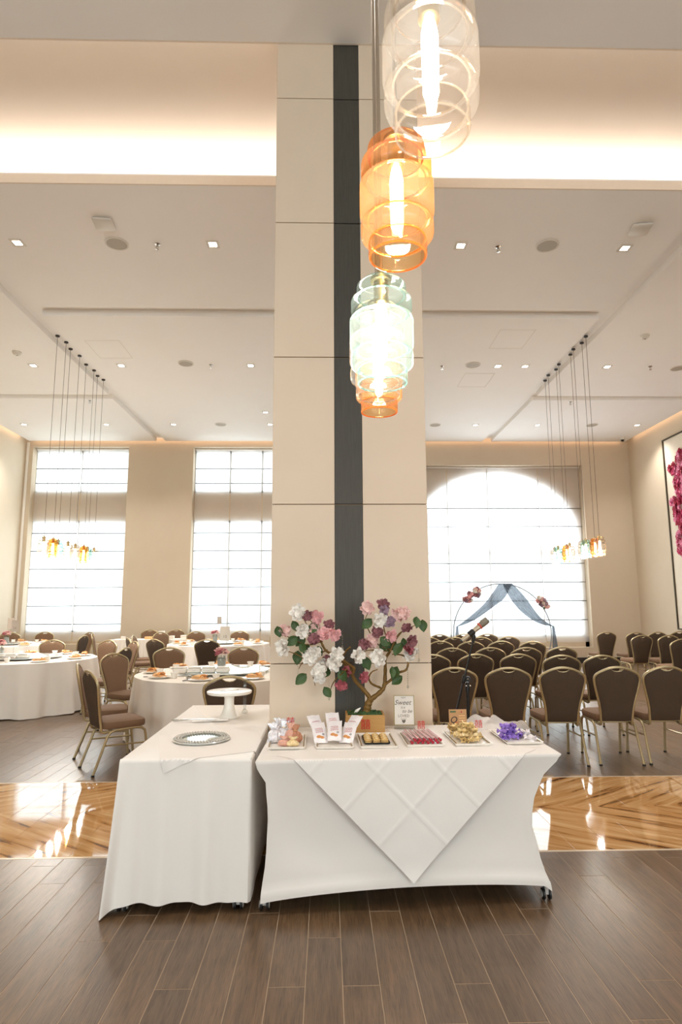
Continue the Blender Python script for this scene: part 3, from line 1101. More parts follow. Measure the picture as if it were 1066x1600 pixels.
put_chair(-1.33, 14.35, face(-1.33, 14.35, T4), 'brown chair behind the far middle table, cut off by the pillar', GC)
put_chair(-.86, 5.80, (-.06, 1), 'brown chair with its back to us behind the cake stand', GC)
put_chair(-7.35, 14.7, face(-7.35, 14.7, T3), 'brown chair in the corner behind the farthest round table', GC)
put_chair(-6.7, 14.8, (0, -1), 'brown chair behind the farthest round table before the corner window', GC)
put_chair(-4.93, 11.22, (.1, -1), 'brown chair behind the second round table, partly behind its pink vase', GC)
put_chair(-4.02, 11.05, (-.45, -.9), 'brown chair behind the second round table, nearest the long draped table', GC)
put_chair(-5.36, 13.3, (-1, .12), 'grey lit chair seen edge-on at the farthest round table', GC)
put_chair(-5.75, 14.65, face(-5.75, 14.65, T3), 'brown chair behind the grey edge-on chair before the corner window', GC)
put_chair(-4.86, 13.95, (1, .30), 'chair seen as a thin frame edge in front of the long draped table', GC)

# ------------------------------------------------------------------ round tables under white cloths
m_cloth = mat('white_tablecloth', '#f4efe9', 0.8, col2='#f0eae3', scale=3, bump=.03, bscale=30)
m_ivory = mat('ivory_tablecloth', '#f4ede4', 0.8, col2='#efe7dc', scale=3)
m_wood = mat('table_plywood', '#8a6a4a', 0.6)
m_china = mat('white_china', '#f6f2ea', 0.25, spec=.6)
m_peach = mat('peach_napkin', '#f8cf9d', 0.8, col2='#f0b97b', scale=30, bump=.2)
m_orange = mat('orange_napkin', '#eda653', 0.8, col2='#e0923c', scale=30, bump=.2)
m_steel = mat('bright_steel', '#c9c7c2', 0.18, 1.0)
m_silverv = mat('mercury_glass', '#b7b7b0', 0.25, .8, col2='#7d8481', scale=60)
m_card = mat('white_card', '#ede5dc', 0.6)
m_tcard = mat('blush_card', '#cfc2b5', 0.6)
m_gcard = mat('grey_card', '#c4bcb1', 0.6)
m_ink = mat('grey_ink', '#6f665c', 0.7)
m_green = mat('leaf_green', '#526b38', 0.5, col2='#36502a', scale=20)
m_lazy = mat('lazy_susan_glass', '#dfe7e6', 0.03, spec=.7)
m_acryl = glass_mat('clear_acrylic', '#f2f4f3', .06, .5)
PINKS = [mat('pink_petal', '#eeb9b8', .7, col2='#e6a5a6', scale=30), mat('blush_petal', '#f1cfc8', .7, col2='#e8bdb6', scale=30),
         mat('mauve_petal', '#a46d70', .7, col2='#7f4c54', scale=30), mat('white_petal', '#f6f1ea', .7, col2='#ece4d9', scale=30),
         mat('rose_petal', '#c26a70', .7, col2='#a4525c', scale=30), mat('lilac_petal', '#ab919f', .7, col2='#8f7486', scale=30)]

def petal_ring(mb, n, r, lift, w, h0, rng, c=(0, 0, 0), rough=.12):
    for k in range(n):
        a = 2*pi*k/n + rng.uniform(-.2, .2)
        L = r*rng.uniform(.85, 1.1)
        tilt = lift+rng.uniform(-.15, .15)
        vs = []
        for j in range(4):
            t = j/3
            rad = L*t*cos(tilt*(1-.35*t))
            z = h0+L*t*sin(tilt)*(1-.25*t*t)
            ww = w*(.25, .85, 1.0, .55)[j]
            for i in range(3):
                u = i-1
                dx = rad
                dy = ww*u*.5
                dz = z+.18*w*abs(u)+rng.uniform(-rough, rough)*r
                vs.append((c[0]+dx*cos(a)-dy*sin(a), c[1]+dx*sin(a)+dy*cos(a), c[2]+dz))
        fs = []
        for j in range(3):
            for i in range(2):
                p = j*3+i
                fs.append((p, p+1, p+4, p+3))
        mb.add(vs, fs)
def blossom_mesh(m, r, seed, name='blossom'):
    rng = random.Random(seed)
    mb = MB()
    petal_ring(mb, 7, r, .15, r*.72, 0, rng, rough=.17)
    petal_ring(mb, 7, r*.88, .55, r*.66, r*.05, rng, rough=.19)
    petal_ring(mb, 6, r*.72, .95, r*.55, r*.1, rng, rough=.19)
    petal_ring(mb, 4, r*.5, 1.25, r*.4, r*.12, rng, rough=.15)
    return mb.mesh(name, m, True, 35)

def cloth_round(R, z, seed, waves=13, bottom=.012):
    rng = random.Random(seed)
    ph = rng.uniform(0, 6)
    n = 156
    mb = MB()
    rings = [[(.001*cos(2*pi*k/n), .001*sin(2*pi*k/n), z) for k in range(n)],
             [((R-.03)*cos(2*pi*k/n), (R-.03)*sin(2*pi*k/n), z) for k in range(n)]]
    for j, t in enumerate((0, .04, .12, .25, .45, .7, .9, 1.0)):
        ring = []
        for k in range(n):
            a = 2*pi*k/n
            amp = .07*t**.7
            wv = sin(waves*a+ph+.5*sin(3*a)) * .7 + .3*sin(2.3*waves*a+1.7*ph)
            r = R+.002+.05*t+amp*wv
            zz = z-.004-(z-.004-bottom)*t + (.008*sin(5*a+ph) if t == 1 else 0)
            zz = max(.006, zz)
            ring.append((r*cos(a), r*sin(a), zz))
        rings.append(ring)
    mb.loft(rings, False, False)
    return mb

# shared meshes for place settings
setting_meshes = {}
def plate_mb():
    return MB().lathe([(.001, .003), (.075, .003), (.085, .006), (.125, .016), (.128, .019), (.120, .018), (.082, .009), (.001, .006)], 28)
plate0 = thing('dinner_plate', 'x', 'plate')
plate_mb().build('plate_body', m_china, plate0)
MB().lathe([(.06, 0), (.06, .004), (.055, .004), (.055, 0)], 24).build('foot_ring', m_china, plate0)
nap0 = thing('folded_napkin', 'x', 'napkin')
def nap_fn(w, l, h, seed):
    rng = random.Random(seed)
    mb = MB()
    for k in range(3):
        z0 = k*h/3
        s = 1-.10*k
        def fn(u, v, z0=z0, s=s, k=k):
            x = (u-.5)*l*s
            y = (v-.5)*w*s
            z = z0+h/3*.9*(1-(2*abs(v-.5))**3)+.010*sin(u*9+k*2+seed)*(.3+u)+.006
            return (x, y, max(.002, z))
        mb.grid(8, 5, fn)
        mb.grid(8, 1, lambda u, v, z0=z0, s=s: ((u-.5)*l*s, -w*s/2, z0+.004+.008*v))
    return mb
nap_fn(.085, .19, .034, 1).build('napkin_body', m_peach, nap0)
MB().tube([(.03, -.045, .02), (.035, -.03, .045), (.035, .03, .045), (.03, .045, .02)], .006, 6).build('napkin_band', m_orange, nap0)
bowl0 = thing('white_cup', 'x', 'cup')
MB().lathe([(.001, .004), (.018, .004), (.022, 0), (.024, .004), (.030, .02), (.042, .055), (.044, .062), (.041, .061), (.028, .024), (.001, .012)], 22).build('cup_body', m_china, bowl0)
chop0 = thing('chopsticks', 'x', 'chopsticks')
MB().tube([(-.11, -.005, .006), (.11, -.005, .012)], [.0022, .004], 6).build('chopstick', m_black, chop0)
MB().tube([(-.11, .006, .006), (.11, .005, .012)], [.0022, .004], 6).build('chopstick', m_black, chop0)
MB().box(-.085, -.065, -.018, .018, 0, .006).build('chopstick_rest', m_china, chop0)
first_use = {}
def use(proto, loc, rz, label, group, scale=None):
    k = proto.name
    if k not in first_use:
        first_use[k] = 1
        proto.location = loc
        proto.rotation_euler = (0, 0, rz)
        proto['label'] = label
        proto['group'] = group
        return proto
    r = dup(proto, loc, rz, label, group)
    return r

def vase(x, y, z, label, seed, grp='flower vases on the round tables'):
    t = thing('flower_vase', label, 'vase', (x, y, z), 0, grp)
    MB().lathe([(.001, .003), (.045, .003), (.047, 0), (.049, .005), (.052, .12), (.049, .12), (.046, .012), (.001, .010)], 24).build('vase_body', m_silverv, t)
    rng = random.Random(seed)
    cols = [0, 1, 0, 1, 0, 1, 0, 4]
    for k in range(8):
        a = 2.4*k
        rad = .02+.045*sqrt(k/8)
        me = blossom_mesh(PINKS[cols[k]], .045, seed*10+k)
        b_ = link('blossom', me, t, (rad*cos(a)*1.1, rad*sin(a)*1.1, .15+.055*(1-k/8)+rng.uniform(0, .02)))
        b_.rotation_euler = (rad*9*-sin(a), rad*9*cos(a), a)
        MB().tube([(rad*.3*cos(a), rad*.3*sin(a), .015), (rad*cos(a), rad*sin(a), .15)], .003, 5).build('stem', m_green, t)
    return t

def number_card(x, y, z, w, h, zc, label, num, m=None, rz=0):
    t = thing('table_number_card', label, 'table card', (x, y, z), rz, 'table number cards')
    MB().lathe([(.05, 0), (.05, .006), (.008, .012), (.005, .02)], 18, cap0=True).tube([(0, 0, .01), (0, 0, zc-h/2-z+.02)], .003, 6).build('stand', m_acryl, t)
    b_ = MB().box(-w/2, w/2, -.002, .002, zc-h/2-z, zc+h/2-z).build('card', m or m_tcard, t, False)
    if num:
        text('number', num, h*.3, m_ink, b_, (0, -.0025, zc-h*.22-z))
    return t

def lazy_susan(x, y, z, R, label):
    t = thing('lazy_susan', label, 'turntable', (x, y, z), 0, 'glass turntables on round tables')
    MB().lathe([(.12, 0), (.12, .012), (.10, .018), (.10, .024)], 24, cap0=True, cap1=True).build('swivel_base', m_steel, t)
    MB().lathe([(R-.004, .024), (R, .028), (R, .032), (R-.004, .036)], 64, cap0=True, cap1=True).build('glass_disc', m_lazy, t)
    return t

POSW = {0: 'at the edge facing the flower wall', 1: 'at the far right of its rim', 2: 'at the far rim centre', 3: 'at the far left of its rim',
        4: 'at the left of its rim', 5: 'at the near left of its rim', 6: 'at the near rim centre', 7: 'at the near right of its rim'}
def pos_word(a):
    a = a % (2*pi)
    k = int(((a+pi/8) % (2*pi))/(pi/4))
    return ['right end', 'far right', 'far side', 'far left', 'left end', 'near left', 'near side', 'near right'][k]

def round_table(T, name, nset, ph, seed, near=True, full=True):
    x, y, R = T
    t = thing('round_table', 'round banquet table under a floor length white cloth, %s' % name, 'table', (x, y, 0), 0, 'round banquet tables')
    MB().lathe([(R-.02, .700), (R-.01, .705), (R-.01, .728), (R-.02, .733)], 48, cap0=True, cap1=True).build('tabletop', m_wood, t)
    for k in range(4):
        a = pi/4+k*pi/2
        MB().tube([(R*.55*cos(a), R*.55*sin(a), .70), (R*.72*cos(a), R*.72*sin(a), .01)], .018, 8).build('leg', m_steel, t)
    cloth_round(R, .74, seed).build('tablecloth', m_ivory, t)
    used = {}
    for k in range(nset):
        a = ph+2*pi*k/nset
        w = pos_word(a)
        n = used.get(w, 0)
        used[w] = n+1
        w2 = ('' if n == 0 else 'further ' if n == 1 else 'third ')+w
        px, py = x+(R-.19)*cos(a), y+(R-.19)*sin(a)
        use(plate0, (px, py, .7405), a, 'white dinner plate, %s of the %s' % (w2, name), 'plates on the round tables')
        use(nap0, (px, py, .757), a+pi/2+random.uniform(-.4, .4), 'folded peach napkin, %s of the %s' % (w2, name), 'peach napkins on the round tables')
        b = a+.19
        use(bowl0, (x+(R-.28)*cos(b), y+(R-.28)*sin(b), .7405), a, 'small white cup, %s of the %s' % (w2, name), 'cups on the round tables')
        if near:
            b = a-.17
            use(chop0, (x+(R-.17)*cos(b), y+(R-.17)*sin(b), .7405), a, 'black chopsticks, %s of the %s' % (w2, name), 'chopsticks on the near round table')
    return t
round_table(T1, 'near table by the pillar', 9, -1.02, 11)
round_table(T2, 'middle table by the wall', 9, -.9, 12, near=False)
round_table(T3, 'far table in the corner', 8, -.7, 13, near=False)
round_table(T4, 'far table beside the pillar', 9, -.95, 14, near=False)
lazy_susan(T1[0], T1[1], .7405, .53, 'large glass turntable on the near table by the pillar')
lazy_susan(T2[0], T2[1], .7405, .55, 'large glass turntable on the middle table by the wall')
lazy_susan(T3[0], T3[1], .7405, .50, 'glass turntable on the far table in the corner')
lazy_susan(T4[0], T4[1], .7405, .52, 'large glass turntable on the far table beside the pillar')
ZL = .7405+.0365
vase(-1.28, 7.72, ZL, 'silver vase of pink and blush flowers on the near table by the pillar', 1)
vase(-4.98, 9.72, ZL, 'silver vase of pink flowers on the middle table by the wall', 2)
vase(-6.75, 13.4, ZL, 'silver vase of mauve pink flowers on the far table in the corner', 3)
vase(-2.36, 13.32, ZL, 'silver vase of pink flowers on the far table beside the pillar', 4)
number_card(-4.72, 9.6, ZL, .105, .165, 1.24, 'white number card on a tall stand on the middle table by the wall', '11')
number_card(-6.55, 13.15, ZL, .15, .22, 1.18, 'cream number card on a tall stand on the far table in the corner', '')
number_card(-2.10, 13.0, ZL, .20, .29, .955, 'large grey number card on the far table beside the pillar', '10', m_gcard)
number_card(-2.62, 15.35, 0, .11, .18, 1.17, 'small grey card on a tall stand before the window beside the pillar', '', m_gcard)
# serving boards and cutlery heaps
def serving_row(x, y, z, n, dx, label_base, rz=0):
    for k in range(n):
        ox = (k-(n-1)/2)*dx
        t = thing('serving_dish', '%s, %s from the pillar side' % (label_base, ORD[n-1-k] if k < n-1 else 'first'), 'dish', (x+ox*cos(rz), y+ox*sin(rz), z), rz, 'white dishes on the turntables')
        MB().bbox(-dx*.48, dx*.48, -.055, .055, 0, .055, .012).build('dish_body', m_china, t)
        MB().bbox(-dx*.44, dx*.44, -.05, .05, .056, .066, .004).build('dish_lid', m_china, t)
serving_row(-1.42, 7.22, ZL, 4, .16, 'squat white lidded dish on the near turntable')
serving_row(-4.72, 9.40, ZL, 4, .17, 'squat white lidded dish on the middle turntable')
def cutlery(x, y, z, label, seed, n=9):
    rng = random.Random(seed)
    for k in range(n):
        a = rng.uniform(-.6, 1.2)
        t = thing('spoon', label, 'spoon', (x+rng.uniform(-.10, .10), y+rng.uniform(-.05, .05), z+.004+.003*k), a, label+' heap')
        MB().tube([(-.10, 0, .006), (-.02, 0, .012), (.05, 0, .006)], [.006, .004, .005], 6, flat=.4).build('handle', m_steel, t)
        MB().lathe([(.001, .0), (.012, .001), (.020, .007), (.021, .010), (.018, .008), (.001, .003)], 12, (.07, 0, 0)).build('spoon_bowl', m_steel, t)
cutlery(-1.44, 6.93, .7405, 'steel spoon in the pile on the near table by the pillar', 3)
cutlery(-4.6, 9.15, .7405+.037, 'steel spoon in the pile on the middle table by the wall', 4)
# long draped table by the back wall
def skirt_table(x0, x1, y0, y1, z, label):
    t = thing('long_table', label, 'table', ((x0+x1)/2, (y0+y1)/2, 0))
    w, d = (x1-x0)/2, (y1-y0)/2
    n = 200
    rings = []
    per = 2*(2*w+2*d)
    def P(s):
        s = s % per
        if s < 2*w:
            return (-w+s, -d, 0, -1)
        s -= 2*w
        if s < 2*d:
            return (w, -d+s, 1, 0)
        s -= 2*d
        if s < 2*w:
            return (w-s, d, 0, 1)
        s -= 2*w
        return (-w, d-s, -1, 0)
    rings.append([(P(per*k/n)[0]*.98, P(per*k/n)[1]*.98, z) for k in range(n)])
    for tt in (0, .05, .3, .7, 1):
        ring = []
        for k in range(n):
            px, py, nx, ny = P(per*k/n)
            a = .022*min(1, tt*3)*sin(k*1.7)+.05*tt
            ring.append((px+nx*a, py+ny*a, max(.006, z-.004-(z-.012)*tt)))
        rings.append(ring)
    MB().loft(rings, True, False).build('tablecloth', m_ivory, t)
    MB().box(-w+.02, w-.02, -d+.02, d-.02, z-.035, z-.008).build('tabletop', m_wood, t, False)
    return t
skirt_table(-5.12, -3.18, 14.88, 15.45, .74, 'long table in a pleated ivory skirt against the back wall')
for i, (x, w, h, lb, mm) in enumerate([(-4.85, .10, .07, 'small white box at the window end of the long table', m_card), (-4.62, .14, .05, 'low grey tray of glasses on the long table', m_gcard),
                                       (-4.25, .16, .06, 'peach box in the middle of the long table', m_peach), (-3.95, .13, .19, 'upright white card box on the long table', m_card),
                                       (-3.70, .11, .08, 'small cream box on the long table', m_ivory), (-3.38, .20, .09, 'wide cream box at the pillar end of the long table', m_ivory)]):
    t = thing('gift_box', lb, 'box', (x, 15.1, .7405))
    MB().bbox(-w/2, w/2, -w*.4, w*.4, 0, h*.7, .004).build('box_base', mm, t)
    MB().bbox(-w/2-.003, w/2+.003, -w*.4-.003, w*.4+.003, h*.7+.0005, h, .004).build('box_lid', mm, t)

# ------------------------------------------------------------------ the two front tables
TZ = .74
FL, FR, BR, BL = Vector((-.369, 3.325)), Vector((1.255, 3.415)), Vector((1.235, 4.255)), Vector((-.345, 4.19))
m_spandex = mat('white_spandex', '#f0eae4', 0.7, col2='#ebe4dd', scale=2, sheen=.1)
m_linen = mat('white_overlay', '#f6f1ec', 0.75, col2='#f1ebe5', scale=4, bump=.04, bscale=200)
def lerp(a, b, t):
    return a+(b-a)*t
def interp(t, ks):
    for i in range(len(ks)-1):
        if t <= ks[i+1][0]:
            u = (t-ks[i][0])/(ks[i+1][0]-ks[i][0])
            u = u*u*(3-2*u)
            return lerp(ks[i][1], ks[i+1][1], u)
    return ks[-1][1]
def candy_front(v):
    """how far the left and right front corners are drawn in at height fraction v from the top"""
    l = interp(v, [(0, 0), (.06, .012), (.16, .055), (.4, .068), (.65, .062), (1, .036)])
    r = interp(v, [(0, 0), (.05, .03), (.16, .10), (.32, .155), (.5, .175), (.75, .14), (1, .088)])
    return l, r
def candy_bow(v):
    return interp(v, [(0, 0), (.08, .012), (.35, .055), (.6, .06), (.9, .02), (1, .012)])
ct = thing('display_table', 'sweets table in a stretched white spandex cover on casters', 'table', (0, 0, 0))
n_s = 40
rings = []
vs_levels = [0, .012, .03, .06, .10, .16, .24, .33, .43, .54, .65, .76, .86, .93, .935, .98, 1.0]
for v in vs_levels:
    l, r = candy_front(v)
    bow = candy_bow(v)
    depth = interp(v, [(0, 0), (.2, .04), (.5, .05), (1, .02)])
    c_fl = FL+Vector((l, depth*.4))
    c_fr = FR+Vector((-r, depth*.4))
    c_br = BR+Vector((-r, -depth))
    c_bl = BL+Vector((l, -depth))
    ring = []
    for (p, q, nrm) in ((c_fl, c_fr, Vector((0, 1))), (c_fr, c_br, Vector((-1, 0))), (c_br, c_bl, Vector((0, -1))), (c_bl, c_fl, Vector((1, 0)))):
        for k in range(n_s):
            s = k/n_s
            sh = 4*s*(1-s)
            sh2 = sh**.6
            pt = p.lerp(q, s)+nrm*bow*sh2*.6
            hem = .058 if nrm.y != 1 else lerp(.058, .078, s)
            zb = hem+.036*sh**.8
            z = TZ-(TZ-zb)*v
            if v == .935:
                pt = pt-nrm*.002
            if v == 0:
                cc = (c_fl+c_fr+c_br+c_bl)/4
                pt = pt+(cc-pt)*.008
                z = TZ
            elif v == .012:
                z = TZ-.005
            ring.append((pt.x, pt.y, z))
    rings.append(ring)
cv = MB().loft(rings, True, False)
cv.build('spandex_cover', m_spandex, ct, True, 50)
ftr = MB()
MB().box(-.32, 1.19, 3.45, 4.17, TZ-.035, TZ-.006).build('tabletop', m_wood, ct, False)
m_tleg = mat('grey_table_metal', '#5b5a58', 0.4, .7)
m_caster = mat('caster_grey', '#cfcac2', 0.5)
def caster(parent, x, y, s=1.0, m_side=None):
    c_ = MB()
    for d in (-.016, .016):
        c_.lathe([(.001, -.007), (.020, -.007), (.028, -.005), (.028, .005), (.020, .007), (.001, .007)], 20)
        k = len(c_.v)-20*6
        for i in range(k, len(c_.v)):
            X, Y, Z = c_.v[i]
            c_.v[i] = (x+Z+d, y+X, .0285+Y)
    w = c_.build('caster', m_black, parent)
    hb = MB()
    for d in (-.0245, .0245):
        hb.lathe([(.001, -.002), (.018, -.002), (.016, .002), (.001, .002)], 16)
        k = len(hb.v)-16*4
        for i in range(k, len(hb.v)):
            X, Y, Z = hb.v[i]
            hb.v[i] = (x+Z+d, y+X, .0285+Y)
    hb.build('hub_cap', m_caster, w)
    MB().box(x-.009, x+.009, y-.014, y+.018, .028, .075).build('caster_fork', m_caster, w, False)
for (x, y) in ((-.318, 3.40), (1.150, 3.47), (-.30, 4.10), (1.13, 4.16)):
    xi = 1.01 if x > 0 else -.235
    yi = 3.53 if y < 3.8 else 4.05
    MB().tube(smoothpts([(x, y+.012, .06), (lerp(x, xi, .6), lerp(y, yi, .5), .20), (xi, yi, .40), (xi, yi, TZ-.035)], 4), .014, 8).build('leg', m_tleg, ct)
    caster(ct, x, y)
# diamond overlay hanging over the front edge
ov_l = 1.42/sqrt(2)*1.0
def overlay_pt(u, v):
    """u,v in 0..1 along the two sides from the hanging tip"""
    dd = (u+v)*ov_l/sqrt(2)          # distance back from the tip
    ww = (u-v)*ov_l/sqrt(2)          # sideways
    def ridge(a):
        s = 0
        for q in (.25, .5, .75):
            s += max(0, 1-abs(a-q)/.012)
        return s
    rg = ridge(u)*.0030+ridge(v)*.0030+.004*sin(u*7)*sin(v*6)+.0012*noise.noise((u*9, v*9, 0))
    drop = .606
    x = .440+ww
    ye = FL.y+(FR.y-FL.y)*(x-FL.x)/(FR.x-FL.x)
    d = dd-drop
    r = .006
    if d < -r:
        z = TZ+.001+d
        y = ye-.006-rg-.004
        tip = max(0, 1-dd/.10)
        y -= .012*tip*tip
    elif d < r:
        a = (d+r)/(2*r)*pi/2
        y = ye-.009+(1-cos(a))*.012
        z = TZ+.002-r+sin(a)*r
    else:
        y = ye+d
        z = TZ+.0015+min(rg, .0018)*.4+.0006
    return (x, y, z)
ov = MB().grid(96, 96, overlay_pt).build('diamond_overlay', m_linen, None)
tag(ov, 'square white overlay cloth with fold creases, hanging as a triangle over the sweets table front', 'overlay cloth')

# serving table with a draped cloth
st = thing('serving_table', 'long table in a loose white floor length cloth beside the sweets table', 'table', (0, 0, 0))
sx0, sx1, sy0, sy1 = -1.076, -.392, 3.385, 5.14
MB().box(sx0+.02, sx1-.02, sy0+.02, sy1-.02, TZ-.03, TZ-.006).build('tabletop', m_wood, st, False)
for (x, y) in ((sx0+.05, sy0+.06), (sx1-.05, sy0+.06), (sx0+.05, sy1-.06), (sx1-.05, sy1-.06)):
    MB().box(x-.014, x+.014, y-.014, y+.014, .07, TZ-.03).build('leg', m_tleg, st, False)
    caster(st, x-.01, y-.03)
def drape():
    per_pts = []
    nF, nS = 90, 110
    W = sx1-sx0
    D = sy1-sy0
    for k in range(nF):
        per_pts.append((sx0+W*k/nF, sy0, 0, -1, k/nF, 'F'))
    for k in range(nS):
        per_pts.append((sx1, sy0+D*k/nS, 1, 0, k/nS, 'R'))
    for k in range(nF):
        per_pts.append((sx1-W*k/nF, sy1, 0, 1, k/nF, 'B'))
    for k in range(nS):
        per_pts.append((sx0, sy1-D*k/nS, -1, 0, k/nS, 'L'))
    rings = []
    for t in (0, .008, .02, .06, .14, .28, .45, .62, .78, .9, 1.0):
        ring = []
        for (x, y, nx, ny, s, side) in per_pts:
            out = .002+.012*t
            z = TZ-.006-(TZ-.006-.05)*t
            if side == 'F':
                w = .020*t**.8*(sin(s*21+.6)+.55*sin(s*37+2))*min(1, (s+.12)*2)
                # loose corner fold falling to the floor at the near outer corner
                cfold = max(0, 1-s/.20)
                out += w*.6+.05*t*cfold**1.5+.016*t**.7*sin(s*46+1)*max(0, 1-s/.34)
                z -= .045*t*max(0, 1-s/.17)
                x2 = x-.042*t**1.2*max(0, 1-s/.30)-.02*t*sin(pi*min(1, s*6))*(s < .16)
                z += .012*t*sin(s*15)*(.4)
            elif side == 'R':
                out += .006*t*sin(s*30)
                out *= .35
                x2 = x
            elif side == 'L':
                w = .02*t*sin(s*40)
                out += w+.038*t**1.2*max(0, (s-.8)/.2)
                z -= .045*t*max(0, (s-.85)/.15)
                x2 = x
            else:
                out += .012*t*sin(s*26)
                x2 = x
            if t == 0:
                out = -.006
                z = TZ
            ring.append((x2+nx*out, y+ny*out, max(.008, z)))
        rings.append(ring)
    return MB().loft(rings, True, False)
drape().build('tablecloth', m_cloth, st, True, 60)
# small overlay napkin whose corners hang over the near and inner edges
P0, P1, P2, P3 = Vector((-.845, 3.305)), Vector((-.345, 3.55)), Vector((-.47, 4.25)), Vector((-1.03, 3.95))
def nap2(u, v):
    p = P0.lerp(P1, u).lerp(P3.lerp(P2, u), v)
    x, y = p.x, p.y
    z = TZ+.003+.0006*sin(u*12)*sin(v*9)
    if y < sy0-.001:
        z -= (sy0-y)*.9
        y = sy0-.010-.004*sin(u*30)
    if x > sx1-.002:
        z -= (x-sx1)*1.5
        x = sx1+.004
    return (x, y, z)
tag(MB().grid(60, 60, nap2).build('overlay_napkin', m_linen), 'small white overlay napkin with one corner hanging over the near edge of the serving table', 'overlay cloth')
# mirrored plate with beaded rim
m_mirror = mat('mirror', '#e9f2ef', 0.05, .9)
m_bead = mat('silver_bead', '#eef0ee', 0.2, .55)
t = thing('mirrored_charger', 'round mirrored tray with a beaded silver rim on the serving table', 'tray', (-.742, 3.83, TZ+.005), 0)
MB().lathe([(.165, .0), (.168, .003), (.165, .008)], 48, cap0=True, cap1=True).build('mirror_plate', m_mirror, t)
MB().lathe([(.160, .006), (.164, .012), (.168, .006)], 48).build('rim_band', m_bead, t)
bead = MB()
bm_ = [(0, 0, 1), (0, 0, -1), (1, 0, 0), (-1, 0, 0), (0, 1, 0), (0, -1, 0)]
bf = [(0, 2, 4), (0, 4, 3), (0, 3, 5), (0, 5, 2), (1, 4, 2), (1, 3, 4), (1, 5, 3), (1, 2, 5)]
for ringr, nb, s in ((.153, 56, .008), (.136, 50, .008), (.119, 44, .0075)):
    for k in range(nb):
        a = 2*pi*k/nb
        bead.add([(ringr*cos(a)+p[0]*s, ringr*sin(a)+p[1]*s, .014+p[2]*s*.9) for p in bm_], bf)
o = bead.build('rim_beads', m_bead, t, False)
o['kind'] = 'stuff'
# cake stand
t = thing('cake_stand', 'white pedestal cake stand on the serving table before the brown chair', 'cake stand', (-.695, 4.56, TZ+.001))
MB().lathe([(.001, .004), (.066, .0), (.070, .004), (.068, .012), (.052, .030), (.040, .065), (.034, .10), (.034, .135), (.040, .160)], 36).build('pedestal', m_china, t)
MB().lathe([(.001, .158), (.05, .158), (.150, .166), (.158, .172), (.159, .184), (.155, .187), (.148, .182), (.001, .180)], 48).build('plate', m_china, t)
bs = MB()
MB().tube([(-.06, -.02, .186), (.05, .0, .19), (.06, .03, .186), (-.02, .04, .188)], .003, 6).build('wire_cutter', m_steel, None)
o = bpy.data.objects['wire_cutter']
o.location = (-.695, 4.56, TZ+.0045)
tag(o, 'thin bent wire lying on the cake stand plate', 'wire')
t = thing('crystal_ribbon', 'clear upright ribbon strip with a faceted crystal foot beside the cake stand', 'decoration', (-.605, 4.72, TZ+.001))
MB().box(-.011, .011, -.002, .002, .03, .245).box(-.002, .030, -.001, .001, .235, .245).build('ribbon_strip', m_acryl, t, False)
MB().lathe([(.001, .0), (.020, .006), (.024, .016), (.012, .032), (.001, .036)], 7).build('crystal', m_acryl, t, False)
# cutlery in a napkin
t = thing('napkin_roll', 'loose white napkin end lying beside the cake stand foot', 'napkin', (-.80, 4.42, TZ+.002), .15)
def nr(u, v):
    return ((u-.5)*.24, (v-.5)*.07, .008+.008*sin(u*8+v*3)*sin(pi*v)+.004*sin(v*9))
MB().grid(16, 8, nr).build('napkin_cloth', m_linen, t)
t = thing('cake_knife', 'silver cake knife lying on the napkin by the cake stand', 'knife', (-.90, 4.40, TZ+.018), .12)
MB().tube([(-.16, 0, 0), (-.05, 0, .002)], [.006, .004], 8, flat=.5).build('handle', m_steel, t)
MB().add([(-.05, -.006, .001), (.12, -.010, .001), (.15, .008, .001), (-.05, .008, .001), (-.05, -.006, .003), (.12, -.010, .002), (.15, .008, .002), (-.05, .008, .003)],
         [(0, 3, 2, 1), (4, 5, 6, 7), (0, 1, 5, 4), (1, 2, 6, 5), (2, 3, 7, 6), (3, 0, 4, 7)]).build('blade', m_steel, t, False)
t = thing('cake_server', 'silver cake server lying behind the cake knife', 'server', (-.93, 4.46, TZ+.002), .2)
MB().tube([(-.13, 0, .005), (-.01, 0, .008)], [.006, .004], 8, flat=.5).build('handle', m_steel, t)
MB().add([(-.01, -.006, .007), (.05, -.028, .004), (.13, 0, .003), (.05, .028, .004), (-.01, .006, .007),
          (-.01, -.006, .009), (.05, -.028, .006), (.13, 0, .005), (.05, .028, .006), (-.01, .006, .009)],
         [(4, 3, 2, 1, 0), (5, 6, 7, 8, 9), (0, 1, 6, 5), (1, 2, 7, 6), (2, 3, 8, 7), (3, 4, 9, 8), (4, 0, 5, 9)]).build('blade', m_steel, t, False)

